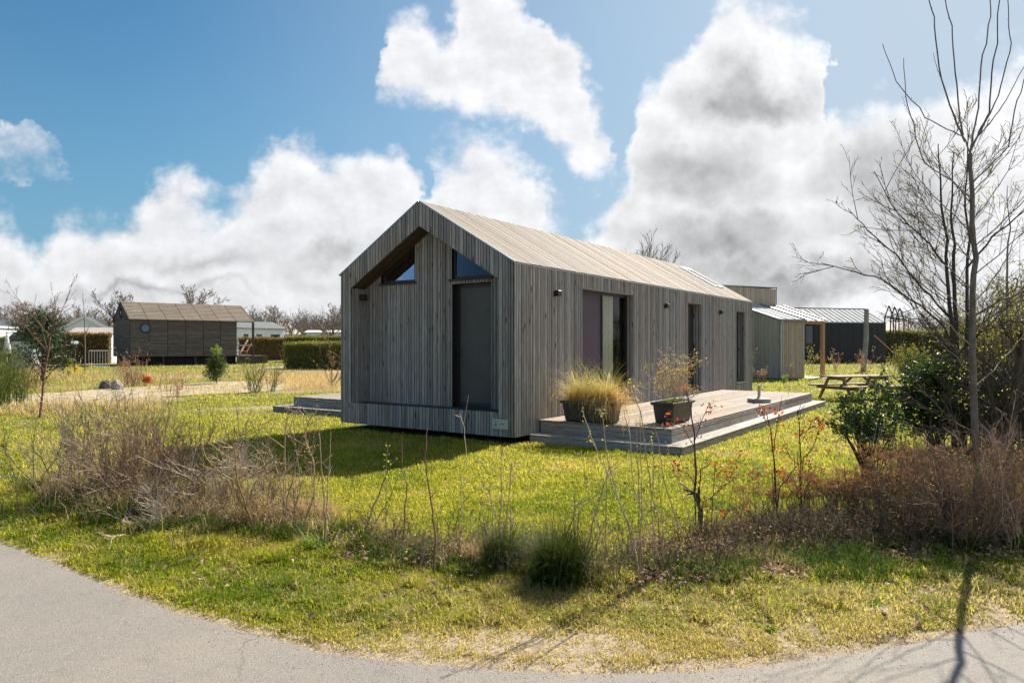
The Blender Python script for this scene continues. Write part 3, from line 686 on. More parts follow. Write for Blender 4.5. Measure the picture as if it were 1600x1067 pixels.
# ------------------------------------------------------------------ decks
def deck(name, label, sA, sB, tIn, tOut, top, step, eL, eR, eO):
    """deck boards run along the cabin; the step goes round its open sides"""
    o = thing(name, label, 'deck', (C0[0], C0[1], .14), AN)
    sg = -1 if tOut < tIn else 1
    bd = MB(); lo_, hi_ = min(tIn, tOut), max(tIn, tOut); w = .145; n = int(round((hi_ - lo_) / w)); w = (hi_ - lo_) / n
    for k in range(n):
        x_ = sA
        cuts = [sA, sA + (sB - sA) * (.35 + .3 * random.random()), sB]
        for c0, c1 in zip(cuts, cuts[1:]):
            bd.bbox((c0 + .002, lo_ + k * w + .003, top - .028), (c1 - .002, lo_ + (k + 1) * w - .003, top + random.uniform(-.0015, .0015)), .003)
    bd.build('deck_boards', W_DECK, o)
    fa = MB(); ins = .012
    y_ = tOut
    for (z0, z1) in ((step - .02, top - .11), (top - .105, top - .03)):
        cs = [sA + ins, sA + (sB - sA) * .37, sA + (sB - sA) * .71, sB - ins]
        for c0, c1 in zip(cs, cs[1:]): fa.bbox((c0 + .001, min(y_, y_ - sg * .03), z0), (c1 - .001, max(y_, y_ - sg * .03), z1), .004)
        fa.bbox((sA + ins - .03 + .03, lo_ + .035, z0), (sA + ins + .03, hi_ - .035, z1), .004); fa.bbox((sB - ins - .03, lo_ + .035, z0), (sB - ins, hi_ - .035, z1), .004)
    fa.build('fascia', W_DECKX, o)
    st = MB(); e = eO
    yo = tOut + sg * e
    for k in range(2):
        ya, yb = sorted((tOut + sg * e * k / 2, tOut + sg * (e * (k + 1) / 2)))
        cs = [sA - eL, sA + (sB - sA) * (.3 + .1 * k), sA + (sB - sA) * (.68 + .05 * k), sB + eR]
        for c0, c1 in zip(cs, cs[1:]): st.bbox((c0 + .001, ya + .002, step - .03), (c1 - .001, yb - .002, step), .004)
    if eL:
        for k in range(2): st.bbox((sA - eL + eL * k / 2 + .002, lo_ if sg > 0 else lo_ + .003, step - .03), (sA - eL + eL * (k + 1) / 2 - .002, hi_ - .003, step), .004)
    if eR: st.bbox((sB + .002, lo_ + .003, step - .03), (sB + eR - .002, hi_ - .003, step), .004)
    ya, yb = sorted((yo - sg * .012, yo - sg * .045))
    st.bbox((sA - eL + .012, ya, -.16), (sB + eR - .012, yb, step - .033), .004)
    ys0, ys1 = sorted((tIn, yo - sg * .05))
    st.bbox((sA - eL + .012, ys0, -.16), (sA - eL + .045, ys1, step - .033), .004); st.bbox((sB + eR - .045, ys0, -.16), (sB + eR - .012, ys1, step - .033), .004)
    st.build('step', W_DECKX, o); return o
deck('terrace_deck', 'low weathered wooden terrace with a step, along the right side of the timber cabin', .75, 11.02, -.03, -2.55, .243, .014, .31, .3, .31)
deck('side_deck', 'low grey wooden deck with a step, showing past the left side of the timber cabin', 1.95, 7.0, HW + .03, 8.29, .243, .014, .42, 0, .3)

# ------------------------------------------------------------------ planters, parasol base, picnic table
def H(s_, t_, z=0.0):
    p = C0 + d1 * s_ + d2 * t_; return (p[0], p[1], z)
DZ = .14 + .243
M_POT = mat_plain('dark_plastic', (.040, .040, .043), .5, var=.12, sc=5)
M_EARTH = mat_plain('potting_soil', (.035, .025, .018), .95, var=.3, sc=20)
def planter(label, loc, rz, L=1.0, Wd=.38, Ht=.37):
    o = thing('planter_trough', label, 'planter', loc, rz, 'dark plastic planter troughs on the terrace')
    b = MB()
    def ringr(l, w, z, c=.045):
        pts = []
        for sx, sy, a0 in ((1, 1, 0), (-1, 1, 90), (-1, -1, 180), (1, -1, 270)):
            for q in (0, 30, 60, 90):
                a = R(a0 + q); pts.append((sx * (l / 2 - c) + c * math.cos(a), sy * (w / 2 - c) + c * math.sin(a), z))
        return pts
    prof = [(L - .14, Wd - .10, .0), (L - .10, Wd - .06, .03), (L - .02, Wd, Ht - .055), (L + .03, Wd + .05, Ht - .05), (L + .05, Wd + .07, Ht - .035), (L + .05, Wd + .07, Ht - .008), (L + .03, Wd + .05, Ht), (L - .01, Wd + .01, Ht - .004), (L - .04, Wd - .02, Ht - .08)]
    v = [p for l, w, z in prof for p in ringr(l, w, z)]
    b.add(v, tubefaces(len(prof), 16), 0, .5); b.add(ringr(L - .14, Wd - .10, 0), [tuple(range(15, -1, -1))])
    b.build('trough', M_POT, o)
    e = MB(); e.add(ringr(L - .035, Wd - .015, Ht - .05), [tuple(range(16))]); e.build('soil', M_EARTH, o)
    return o
p1c = H(.97, -.99, DZ); p2c = H(1.80, -2.16, DZ)
planter('dark plastic trough at the cabin wall, full of arching straw-coloured ornamental grass', p1c, AN + R(90), 1.02)
planter('dark plastic trough on the outer deck corner holding a sparse woody shrub', p2c, AN, .98)
# arching ornamental grass
def arc_blades(mb, cx, cy, cz, n, L, spread, w, rnd, sx=.1, sy=.1, droop=1.0, rot=0, seg=5, kk=1.0, ay=0.0):
    c_, s_ = math.cos(rot), math.sin(rot)
    for _ in range(n):
        ox, oy = random.uniform(-sx, sx), random.uniform(-sy, sy); bx, by = cx + ox * c_ - oy * s_, cy + ox * s_ + oy * c_
        a = random.uniform(0, 2 * math.pi); 
        l = L * random.uniform(.45, 1.1) * (1 - ay * abs(math.sin(a))); t0 = R(random.uniform(2, spread)); dr = droop * random.uniform(.5, 1.4)
        P = [(bx, by, cz)]; ang = t0; x_, z_ = 0, cz
        for k in range(seg):
            x_ += math.sin(ang) * l / seg; z_ += math.cos(ang) * l / seg; ang += dr / seg * (1 + k * .45)
            P.append((bx + math.cos(a) * x_ * kk, by + math.sin(a) * x_ * kk, z_))
        P = np.array(P); wv = np.array((-math.sin(a), math.cos(a), 0)) * w * random.uniform(.6, 1.3) / 2
        tw = np.linspace(1, .1, seg + 1)[:, None]
        v = np.concatenate([P - wv * tw, P + wv * tw]); n_ = seg + 1
        mb.add(v, [(k, k + 1, n_ + k + 1, n_ + k) for k in range(seg)], 0, rnd())
STRAW = mat_leaf('straw_blade', (.26, .27, .06), (.80, .56, .32), trans=.5, rough=.6)
og = thing('ornamental_grass', 'big clump of arching straw and green ornamental grass in the left trough', 'ornamental grass', (p1c[0], p1c[1], DZ + .30), AN + R(90))
g_ = MB(); arc_blades(g_, 0, 0, 0, 1900, .98, 58, .007, lambda: min(1, max(0, random.gauss(.72, .2))), .44, .12, 1.35, ay=.45)
arc_blades(g_, -.36, -.04, 0, 600, .9, 88, .008, lambda: random.gauss(.85, .1), .14, .14, 2.0)
arc_blades(g_, 0, 0, 0, 460, 1.0, 45, .008, lambda: random.uniform(0, .3), .42, .12, .8)
arc_blades(g_, 0, 0, .1, 80, 1.2, 75, .007, lambda: random.uniform(.3, 1), .44, .12, 3.0, seg=10)
g_.build('blades', STRAW, og)
M_PLUME = mat_leaf('plume', (.62, .50, .40), (.80, .70, .58), trans=.4, rough=.9)
pm = MB()
for (x_, y_, l, lean) in ((.28, -.02, .58, .14), (-.30, .02, .56, -.05)):
    pm.tube([(x_, y_, 0), (x_ + lean * .4, y_, l * .6), (x_ + lean, y_, l)], [.004, .003, .002], 4)
    for _ in range(260):
        q = random.random() ** .8; a = random.uniform(0, 6.28); l0 = l - .02 - .17 * q; rr_ = .012 + .014 * math.sin(q * 3.1)
        b0 = (x_ + lean * (l0 / l), y_, l0); e_ = (b0[0] + math.cos(a) * rr_, b0[1] + math.sin(a) * rr_, l0 + .03)
        pm.add([b0, (b0[0] + .003, b0[1], b0[2] + .003), e_], [(0, 1, 2)])
pm.build('plumes', M_PLUME, og)

# parasol base
pb = thing('parasol_base', 'round grey parasol base with a short steel tube, standing alone on the terrace deck', 'parasol base', H(0, 0))
X, Y = at(1186, 626, 16.7)[:2]; pb.location = (X, Y, DZ)
q = MB(); q.lathe([(.245, 0), (.262, .012), (.262, .075), (.25, .092), (.06, .10)], k=40); q.build('disc', mat_plain('concrete_grey', (.30, .31, .32), .75, var=.1, sc=14, bmp=.2), pb, smooth=False)
q = MB(); q.lathe([(.034, .10), (.034, .40), (.030, .403)], k=20); q.lathe([(.045, .098), (.045, .125), (.036, .13)], k=20); q.build('tube', mat_plain('brushed_steel', (.5, .48, .45), .3, .9, var=.1), pb, smooth=False)
q = MB(); q.tube([(.03, 0, .30), (.075, -.01, .30)], .006, 6, cap=True); q.tube([(.075, -.01, .285), (.075, -.01, .315)], .012, 8, cap=True); q.build('knob', M_BLACK, pb)

# picnic table
W_PIC = mat_wood('picnic_boards', [(.20, .15, .105), (.36, .29, .215), (.52, .44, .35)], stretch=(1.2, 14, 14), knots=.3, ksc=(2.4, 9, 9))
W_PICL = mat_wood('picnic_legs', [(.17, .115, .07), (.30, .215, .14), (.42, .32, .22)], stretch=(6, 6, 1.2), knots=.3)
pa = math.atan2(.30, .95); pc = at(1338, 600, 22.4)
pt = thing('picnic_table', 'weathered wooden picnic table with attached benches on the lawn beyond the deck', 'picnic table', (pc[0], pc[1], 0), pa)
q = MB()
for k in range(5): q.bbox((-1.10, -.37 + k * .15, .72), (1.10, -.37 + k * .15 + .14, .765), .006)
q.build('table_top', W_PIC, pt)
for sg in (-1, 1):
    q = MB()
    for k in range(2): q.bbox((-1.10, sg * .72 - .145 + k * .15, .43), (1.10, sg * .72 - .145 + k * .15 + .14, .47), .006)
    q.build('bench', W_PIC, pt)
for sx in (-.82, .82):
    for sg in (-1, 1):
        q = MB(); q.hexa(np.array([(sx, sg * .72 - .05, 0), (sx + .045, sg * .72 - .05, 0), (sx + .045, sg * .72 + .05, 0), (sx, sg * .72 + .05, 0), (sx, sg * .28 - .05, .72), (sx + .045, sg * .28 - .05, .72), (sx + .045, sg * .28 + .05, .72), (sx, sg * .28 + .05, .72)])); q.build('leg', W_PICL, pt)
    q = MB(); q.bbox((sx + .047, -.88, .34), (sx + .09, .88, .43), .004); q.bbox((sx + .047, -.36, .63), (sx + .09, .36, .718), .004)
    q.build('crossbar', W_PICL, pt)
    s_ = 1 if sx < 0 else -1
    q = MB(); x0 = sx + (.09 if s_ > 0 else 0); q.hexa(np.array([(x0, -.03, .36), (x0, .03, .36), (x0 + s_ * .05, .03, .33), (x0 + s_ * .05, -.03, .33), (x0 + s_ * .5, -.03, .718), (x0 + s_ * .5, .03, .718), (x0 + s_ * .56, .03, .69), (x0 + s_ * .56, -.03, .69)])); q.build('brace', W_PICL, pt)

# ------------------------------------------------------------------ buildings behind
W_NB = mat_wood('neighbour_cladding', [(.36, .29, .225), (.50, .42, .34), (.60, .53, .45)], knots=.25, warm=(1, .93, .85), vary=.2)
M_ZINC = mat_plain('zinc_roof', (.47, .475, .48), .9, .0, var=.12, sc=1.5, spec=.1)
M_GUT = mat_plain('gutter_zinc', (.20, .24, .27), .4, .7, var=.1)
NA = math.atan2(.43, .9)
nk = at(1217, 592, 35.0)
nb = thing('neighbour_cabin', 'light brown timber cabin with low metal roof behind the long cabin', 'cabin', (nk[0], nk[1], .06), NA)
NS = .29; NE = 2.90
q = MB()
field(q, lambda a, z, d: (a, -d, z), 0, 1.72, K(0), K(NE), widths=[.12, .14]); solid(q, lambda a, z, d: (a, -d, z), .02, 1.7, K(.02), K(NE - .02), m=1)
fl = lambda a, z, d: (-d, a, z)
field(q, fl, 0, 2.9, K(0), lambda a: NE + NS * a, widths=[.12, .14, .09]); solid(q, fl, .02, 2.88, K(.02), lambda a: NE + NS * a - .02, m=1)
q.box((.05, .06, 0), (1.7, 2.95, NE - .15), 1); q.build('wall', [W_NB, M_DARK], nb)
q = MB(); up = lambda x_, y_, d: (x_, y_, NE + NS * y_ + d)
def slab(mb, x0, x1, y0, y1, d0, d1, m=0): mb.hexa(np.array([up(x0, y0, d0), up(x1, y0, d0), up(x1, y1, d0), up(x0, y1, d0), up(x0, y0, d1), up(x1, y0, d1), up(x1, y1, d1), up(x0, y1, d1)]), m)
slab(q, -.04, 1.74, -.05, 2.9, .015, .05)
for x_ in (.5, 1.05, 1.6): slab(q, x_, x_ + .025, -.04, 2.88, .05, .075)
q.build('roof', M_ZINC, nb)
q = MB(); slab(q, -.06, -.04, -.06, 2.9, -.04, .06); q.box((-.05, -.14, NE - .06), (1.76, -.05, NE + .0)); slab(q, 1.62, 1.80, .0, 2.9, .05, .12); q.build('gutter', M_GUT, nb)
q = MB(); q.tube([(.10, -.10, NE - .05), (.10, -.10, NE - .16), (.06, -.075, NE - .3), (.06, -.075, .05)], .04, 8); q.tube([(.06, -.075, .06), (.12, -.2, .0)], .04, 8); q.build('downpipe', mat_plain('pipe_zinc', (.36, .42, .46), .4, .6), nb)
# upper volume
q = MB(); bx0, bx1, by = -1.6, 2.8, 2.9
zb = NE + NS * 2.9; 
field(q, lambda a, z, d: (a, by - d, z), bx0, bx1, K(zb - .35), lambda a: zb + 1.02 - .02 * (a - bx0), widths=[.14, .16]); solid(q, lambda a, z, d: (a, by - d, z), bx0 + .02, bx1 - .02, K(zb - .3), K(zb + .88), m=1)
q.box((bx0 + .02, by + .03, zb - .3), (bx1 - .02, by + 3, zb + .86), 1); q.build('upper_wall', [W_NB, M_DARK], nb)
q = MB(); q.box((bx0 - .05, by - .06, zb + 1.0), (bx1 + .05, by + 3.05, zb + 1.04)); q.box((bx1 + .001, by - .03, zb - .05), (bx1 + .03, by, zb + 1.0)); q.box((bx0, by - .05, zb - .06), (bx1, by - .022, zb + .0)); q.build('upper_trim', M_GUT, nb)
q = MB(); q.box((-1.5, 3.0, 0), (1.6, 5.9, zb), 0); q.build('rear_wall', W_NB, nb)

# pergola with glass roof
W_ORG = mat_wood('orange_timber', [(.34, .17, .085), (.46, .25, .13), (.56, .33, .19)], knots=.2, vary=.15)
pg = thing('glass_pergola', 'orange timber pergola with a sloping glass roof beside the light brown cabin', 'pergola', (0, 0, 0))
pk = at(1291, 579, 38.0); kx, ky = pk[0] - nk[0], pk[1] - nk[1]
def NB(x_, y_, z_): 
    c_, s_ = math.cos(NA), math.sin(NA); return (nk[0] + x_ * c_ - y_ * s_, nk[1] + x_ * s_ + y_ * c_, z_)
PX = 3.35; PYf = .15; PYb = 2.9; zf, zbk = 2.94, 3.80
def nbox(mb, a, b, m=0, r=None): mb.box(a, b, m, r, M=lambda v: np.array([NB(*p) for p in v]))
for (x_, y_) in ((PX - .16, PYf), (PX - .16, PYb - .16)):
    q = MB(); nbox(q, (x_, y_, .02), (x_ + .17, y_ + .17, zf - .02 if y_ < 1 else zbk - .1)); q.build('post', W_ORG, pg)
q = MB(); nbox(q, (1.75, PYf, zf - .17), (PX - .165, PYf + .08, zf - .022)); q.build('beam', W_ORG, pg)
def ps(mb, x0, x1, y0, y1, a, b):
    zz = lambda y_: zf + (zbk - zf) * (y_ - PYf) / (PYb - PYf)
    mb.hexa(np.array([NB(x0, y0, zz(y0) + a), NB(x1, y0, zz(y0) + a), NB(x1, y1, zz(y1) + a), NB(x0, y1, zz(y1) + a), NB(x0, y0, zz(y0) + b), NB(x1, y0, zz(y0) + b), NB(x1, y1, zz(y1) + b), NB(x0, y1, zz(y1) + b)]))
for x_ in (1.9, 2.6, 3.3):
    q = MB(); ps(q, x_, x_ + .06, PYf - .1, PYb, .01, .10); q.build('rafter', M_BLACK, pg)
q = MB(); ps(q, 1.85, 3.42, PYf - .1, PYb, .03, .045); 
mg, t, b = new_mat('milky_glass'); b.inputs['Base Color'].default_value = (.5, .51, .52, 1); b.inputs['Roughness'].default_value = .7; b.inputs['Specular IOR Level'].default_value = .15; q.build('glass_roof', mg, pg)
q = MB(); nbox(q, (1.75, -.35, -.08), (3.6, 4.6, .05)); tag(q.build('patio_slab', mat_plain('pale_concrete', (.45, .43, .40), .8, var=.12, sc=3)), 'pale concrete patio slab under the glass pergola', 'patio')

# black barn-like house
M_BB = mat_wood('black_cladding', [(.018, .020, .024), (.032, .035, .042), (.050, .055, .065)], knots=0, vary=.3, rough=.55)
def gable_house(name, label, cat, loc, rz, L, Wd, eh, rise, mw, mr, ov=.2, seams=0, wins=(), trims=None, base=0, boardw=None, group=None):
    """ridge along local x; the wall at y=0 faces the viewer"""
    o = thing(name, label, cat, loc, rz, group)
    q = MB(); top = lambda a: eh + rise * (1 - abs(a - Wd / 2) / (Wd / 2))
    if boardw:
        field(q, lambda a, z, d: (a, -d, z), 0, L, K(base), K(eh), [(w[0], w[1], K(w[2]), K(w[3])) for w in wins], [boardw], .025, .02)
        solid(q, lambda a, z, d: (a, -d, z), .02, L - .02, K(base), K(eh - .02), [(w[0], w[1], K(w[2]), K(w[3])) for w in wins], m=1)
        for fr in ((lambda a, z, d: (-d, a, z)), (lambda a, z, d: (L + d, a, z))):
            field(q, fr, 0, Wd, K(base), top, (), [boardw], .025, .02, (Wd / 2,)); solid(q, fr, .02, Wd - .02, K(base), lambda a: top(a) - .03, (), (Wd / 2,), m=1)
    else:
        hs = [(w[0], w[1], K(w[2]), K(w[3])) for w in wins]
        solid(q, lambda a, z, d: (a, -d, z), 0, L, K(base), K(eh), hs, d0=-.1, th=.11)
        for fr in ((lambda a, z, d: (-d, a, z)), (lambda a, z, d: (L + d, a, z))): solid(q, fr, .105, Wd - .105, K(base), top, (), (Wd / 2,), d0=-.1, th=.11)
    solid(q, lambda a, z, d: (a, Wd + d, z), 0, L, K(base), K(eh), d0=-.1, th=.11, m=1 if boardw else 0)
    q.build('wall', [mw, M_DARK], o)
    q = MB(); sl2 = math.hypot(1, rise / (Wd / 2))
    for sg in (0, 1):
        def rr(x_, y_, d): return (x_, y_ if sg == 0 else Wd - y_, eh + rise * y_ / (Wd / 2) + d)
        q.hexa(np.array([rr(-ov, -ov, .02), rr(L + ov, -ov, .02), rr(L + ov, Wd / 2, .02), rr(-ov, Wd / 2, .02), rr(-ov, -ov, .1), rr(L + ov, -ov, .1), rr(L + ov, Wd / 2, .1), rr(-ov, Wd / 2, .1)]))
        if seams:
            x_ = -ov + .02
            while x_ < L + ov:
                q.hexa(np.array([rr(x_, -ov, .1), rr(x_ + .03, -ov, .1), rr(x_ + .03, Wd / 2, .1), rr(x_, Wd / 2, .1), rr(x_, -ov, .15), rr(x_ + .03, -ov, .15), rr(x_ + .03, Wd / 2, .15), rr(x_, Wd / 2, .15)])); x_ += seams
    q.build('roof', mr, o)
    if trims is not None:
        q = MB()
        for xe in (-ov - .03, L + ov):
            for sg in (0, 1):
                def rr(x_, y_, d): return (x_, y_ if sg == 0 else Wd - y_, eh + rise * y_ / (Wd / 2) + d)
                q.hexa(np.array([rr(xe, -ov, -.2), rr(xe + .03, -ov, -.2), rr(xe + .03, Wd / 2, -.2), rr(xe, Wd / 2, -.2), rr(xe, -ov, .12), rr(xe + .03, -ov, .12), rr(xe + .03, Wd / 2, .12), rr(xe, Wd / 2, .12)]))
        q.box((-ov, -ov - .03, eh - rise * ov / (Wd / 2) - .12), (L + ov, -ov, eh - rise * ov / (Wd / 2) + .1)); q.build('barge_board', trims, o)
    for w in wins:
        q = MB(); a, b_, z0, z1 = w[:4]; f_ = .06
        q.box((a, .0, z0), (a + f_, .06, z1)); q.box((b_ - f_, .0, z0), (b_, .06, z1)); q.box((a + f_, .0, z0), (b_ - f_, .06, z0 + f_)); q.box((a + f_, .0, z1 - f_), (b_ - f_, .06, z1))
        wo = q.build('window', M_BLACK if len(w) < 5 else w[4], o)
        q = MB(); q.box((a + f_, .03, z0 + f_), (b_ - f_, .035, z1 - f_)); q.build('pane', M_PANE, wo)
    return o
M_PANE, t, b = new_mat('far_pane'); b.inputs['Base Color'].default_value = (.03, .035, .04, 1); b.inputs['Roughness'].default_value = .06; b.inputs['Specular IOR Level'].default_value = .9
bl = at(1236, 567, 64.0); br = at(1384, 567, 66.5)
rz = math.atan2(br[1] - bl[1], br[0] - bl[0]); Lb = math.hypot(br[0] - bl[0], br[1] - bl[1])
bb = gable_house('black_barn_house', 'black vertically clad barn house with a pale standing seam metal roof, behind the pergola', 'house', (bl[0], bl[1], 0), rz, Lb, 5.6, 3.72, 1.35, M_BB, M_ZINC, .05, .55, [(1.15, 2.35, 1.75, 3.45)], None, 0, .16)
q = MB(); q.box((-.1, 2.76, 5.16), (Lb + .1, 2.84, 5.22)); q.build('ridge_cap', M_BLACK, bb)

# tall dark A-shaped frames
M_FR = mat_plain('dark_timber', (.06, .048, .042), .8, var=.3, sc=3)
for i, (u, lb) in enumerate(((1389, 'nearest the black barn'), (1398, 'middle one of three'), (1406, 'farthest from the black barn'))):
    c_ = at(u, 566, 60 + i * 2.0)
    o = thing('pointed_arch', f'tall dark timber arch with pointed top, {lb}', 'garden arch', (c_[0], c_[1], 0), R(-60), 'dark pointed timber arches')
    q = MB(); 
    for sg in (-1, 1): q.tube([(sg * .38, 0, 0), (sg * .38, 0, 4.0), (0, 0, 5.0)], .06, 4, m=0)
    q.build('frame', M_FR, o)
    q = MB(); q.tube([(-.38, 0, 4.0), (.38, 0, 4.0)], .05, 4); q.build('tie_beam', M_FR, o)

# leaning grey pole with a guy rope
q = MB(); a = at(1349, 581, 45.5); b_ = at(1354, 483, 45.6); q.tube([a, ((a[0] + b_[0]) / 2 + .05, 45.5, (a[2] + b_[2]) / 2), b_], [.17, .16, .14], 8, cap=True)
o = q.build('leaning_pole', mat_bark('grey_pole', (.22, .20, .18), (.42, .39, .36), 6)); tag(o, 'thick grey wooden pole leaning slightly, behind the picnic table', 'pole')
q = MB(); q.tube([at(1366, 524, 45.3), at(1402, 556, 45)], .02, 4); tag(q.build('guy_rope', mat_plain('orange_rope', (.55, .22, .08), .8)), 'orange rope running down to the right of the leaning grey pole', 'rope')

# dark timber cabin with round windows, far left
W_DK = mat_wood('dark_boards', [(.075, .06, .052), (.13, .112, .102), (.20, .178, .165)], stretch=(.6, .6, 9), knots=0, vary=.25)
W_DR = mat_wood('grey_roof_boards', [(.11, .085, .062), (.19, .155, .118), (.27, .225, .18)], stretch=(.6, 4, 4), knots=0, vary=.2)
k0 = at(203, 571, 57); BA = math.atan2(6.3, 7.7)
bc = thing('round_window_cabin', 'dark brown board cabin with round windows and an open porch, across the field', 'cabin', (k0[0], k0[1], 0), BA)
EL, EP, EW, e_h, r_h = 8.4, 9.9, 6.6, 3.75, 5.25
q = MB(); x_ = 0
while x_ < EL - .05:
    w = min(1.4, EL - x_); z = .75
    while z < e_h - .02:
        h_ = min(.14, e_h - z); q.bbox((x_ + .02, -.03, z + .006), (x_ + w - .02, .0, z + h_ - .006), .004); z += .14
    x_ += 1.4
q.box((.03, .001, .7), (EL - .03, .06, e_h - .02), 1)
for yc in (0, 2.2, 4.4):
    z = .75
    while z < r_h:
        h_ = .14; y0, y1 = yc + .02, yc + 2.18
        zt = lambda y_: e_h + (r_h - e_h) * (1 - abs(y_ - EW / 2) / (EW / 2))
        if z < min(zt(y0), zt(y1)): q.bbox((-.03, y0, z + .006), (0, y1, min(z + h_ - .006, max(z + .02, min(zt(y0), zt(y1))))), .004)
        else:
            lim = (z - e_h) / (r_h - e_h) * EW / 2; a, b_ = max(y0, lim), min(y1, EW - lim)
            if b_ - a > .1: q.bbox((-.03, a, z + .006), (0, b_, z + h_ - .006), .004)
        z += .14
q.add([(.001, 0, .7), (.001, EW, .7), (.001, EW, e_h), (.001, EW / 2, r_h), (.001, 0, e_h)], [(0, 4, 3, 2, 1)], 1)
q.box((EL - .05, .0, .7), (EL, EW, e_h), 1); q.box((0, EW - .05, .7), (EL, EW, e_h), 1)
q.build('wall', [W_DK, M_DARK], bc)
q = MB()
for sg in (0, 1):
    x_ = -.1
    while x_ < EP - .02:
        x2 = min(x_ + 1.4, EP)
        n = 12
        for k in range(n):
            y0, y1 = -.12 + (EW / 2 + .12) * k / n, -.12 + (EW / 2 + .12) * (k + 1) / n - .012
            zz = lambda y_: e_h + (r_h - e_h) * y_ / (EW / 2)
            f = (lambda y_: y_) if sg == 0 else (lambda y_: EW - y_)
            q.hexa(np.array([(x_ + .02, f(y0), zz(y0)), (x2 - .02, f(y0), zz(y0)), (x2 - .02, f(y1), zz(y1)), (x_ + .02, f(y1), zz(y1)), (x_ + .02, f(y0), zz(y0) + .09), (x2 - .02, f(y0), zz(y0) + .09), (x2 - .02, f(y1), zz(y1) + .07), (x_ + .02, f(y1), zz(y1) + .07)]))
        x_ += 1.4
    f = (lambda y_: y_) if sg == 0 else (lambda y_: EW - y_)
    q.add([(-.1, f(-.1), e_h - .06), (EP, f(-.1), e_h - .06), (EP, f(EW / 2), r_h - .02), (-.1, f(EW / 2), r_h - .02)], [(0, 1, 2, 3)], 1)
q.build('roof', [W_DR, M_DARK], bc)
def roundwin(name, c, rad, axis):
    q = MB(); a = np.linspace(0, 2 * math.pi, 25)
    P = [(c[0] + rad * math.cos(x_), c[1] - .05, c[2] + rad * math.sin(x_)) if axis == 'y' else (c[0] - .05, c[1] + rad * math.cos(x_), c[2] + rad * 1.15 * math.sin(x_)) for x_ in a]
    for p_, p2 in zip(P, P[1:]): q.tube([p_, p2], .06, 5)
    wo = q.build('round_window', M_BLACK, bc); q = MB(); q.add(P[:-1], [tuple(range(24))]); q.build('pane', M_BLUEP if axis == 'y' else M_PANE, wo)
M_BLUEP, t, b = new_mat('blue_pane'); b.inputs['Base Color'].default_value = (.10, .16, .24, 1); b.inputs['Roughness'].default_value = .15
roundwin('w', (1.12, 0, 3.05), .36, 'y'); roundwin('w', (0, EW / 2, 4.35), .36, 'x')
q = MB(); q.box((.2, .3, .05), (EL, EW - .3, .75)); q.build('crawl_space', M_DARK, bc)
for x_ in (.3, 2.5, 5, 7.5):
    q = MB(); q.tube([(x_, .15, 0), (x_, .15, .78)], .09, 6); q.build('stilt', M_FR, bc)
q = MB(); q.bbox((EL, -.1, .62), (EP + 1.2, EW, .74), .01); q.bbox((EL, -.1, .05), (EP + 1.2, -.02, .6), .01); q.build('porch_floor', M_FR, bc)
for (x_, y_) in ((EP - .15, -.05), (EP - .15, EW - .1)):
    q = MB(); q.box((x_, y_, .74), (x_ + .16, y_ + .16, e_h - .07)); q.build('porch_post', M_FR, bc)
q = MB(); q.box((EL, -.1, 1.6), (EP - .16, -.02, 1.72)); q.build('railing', mat_plain('pale_rail', (.42, .36, .27), .8), bc)
# deck chairs on the porch
for i, (x_, cc) in enumerate(((8.75, (.60, .55, .48)), (9.25, (.38, .12, .07)))):
    o = thing('deck_chair', ('pale wooden deck chair, left one on the porch of the dark cabin' if i == 0 else 'rust red deck chair, right one on the porch of the dark cabin'), 'deck chair', (0, 0, 0), 0, 'chairs on the dark cabin porch')
    o.location = (k0[0] + x_ * math.cos(BA) - .8 * math.sin(BA), k0[1] + x_ * math.sin(BA) + .8 * math.cos(BA), .745); o.rotation_euler[2] = BA + R(150)
    m_ = mat_plain('chair_paint', cc, .6)
    q = MB(); q.hexa(np.array([(-.3, -.3, .35), (.3, -.3, .38), (.3, .3, .38), (-.3, .3, .35), (-.3, -.3, .39), (.3, -.3, .42), (.3, .3, .42), (-.3, .3, .39)])); q.build('seat', m_, o)
    q = MB(); q.hexa(np.array([(-.30, -.3, .36), (-.24, -.3, .36), (-.24, .3, .36), (-.30, .3, .36), (-.85, -.3, 1.35), (-.80, -.3, 1.37), (-.80, .3, 1.37), (-.85, .3, 1.35)])); q.build('backrest', m_, o)
    for sx in (-.28, .26):
        for sy in (-.3, .26): q = MB(); q.box((sx, sy, 0), (sx + .04, sy + .04, .36)); q.build('leg', m_, o)

# white chalet and other low houses in the distance
M_WH = mat_plain('white_paint', (.72, .74, .76), .6, var=.05, sc=.6); M_NAVY = mat_plain('slate_roof', (.035, .045, .06), .55, var=.2, sc=3)
M_TILE = mat_plain('pale_tiles', (.40, .34, .31), .8, var=.25, sc=5); M_GREYR = mat_plain('grey_roof', (.10, .115, .13), .6, var=.15, sc=2)
def span_house(name, label, u0, u1, vbase, Y0, Y1, *a, cat='house', **k):
    p = at(u0, vbase, Y0); q = at(u1, vbase, Y1); L = math.hypot(q[0] - p[0], q[1] - p[1])
    return gable_house(name, label, cat, (p[0], p[1], 0), math.atan2(q[1] - p[1], q[0] - p[0]), L, *a, **k)
wins = [(1.3, 2.6, 1.6, 3.1), (6.4, 7.8, 1.6, 3.15, M_WH), (10.0, 12.6, 1.6, 3.15, M_WH)]
span_house('white_chalet', 'low white chalet with grey roof and three windows, just right of the dark round-window cabin', 355, 444, 560, 92, 100, 5, 3.9, .9, M_WH, M_GREYR, wins=[(2.5, 3.3, 1.6, 3.1), (4.6, 5.5, 1.7, 3.1), (7.0, 8.6, 1.7, 3.1)])
span_house('bungalow', 'bungalow with a pale tiled roof behind the white chalet', 404, 470, 560, 125, 132, 8, 3.6, 2.0, M_WH, M_TILE)
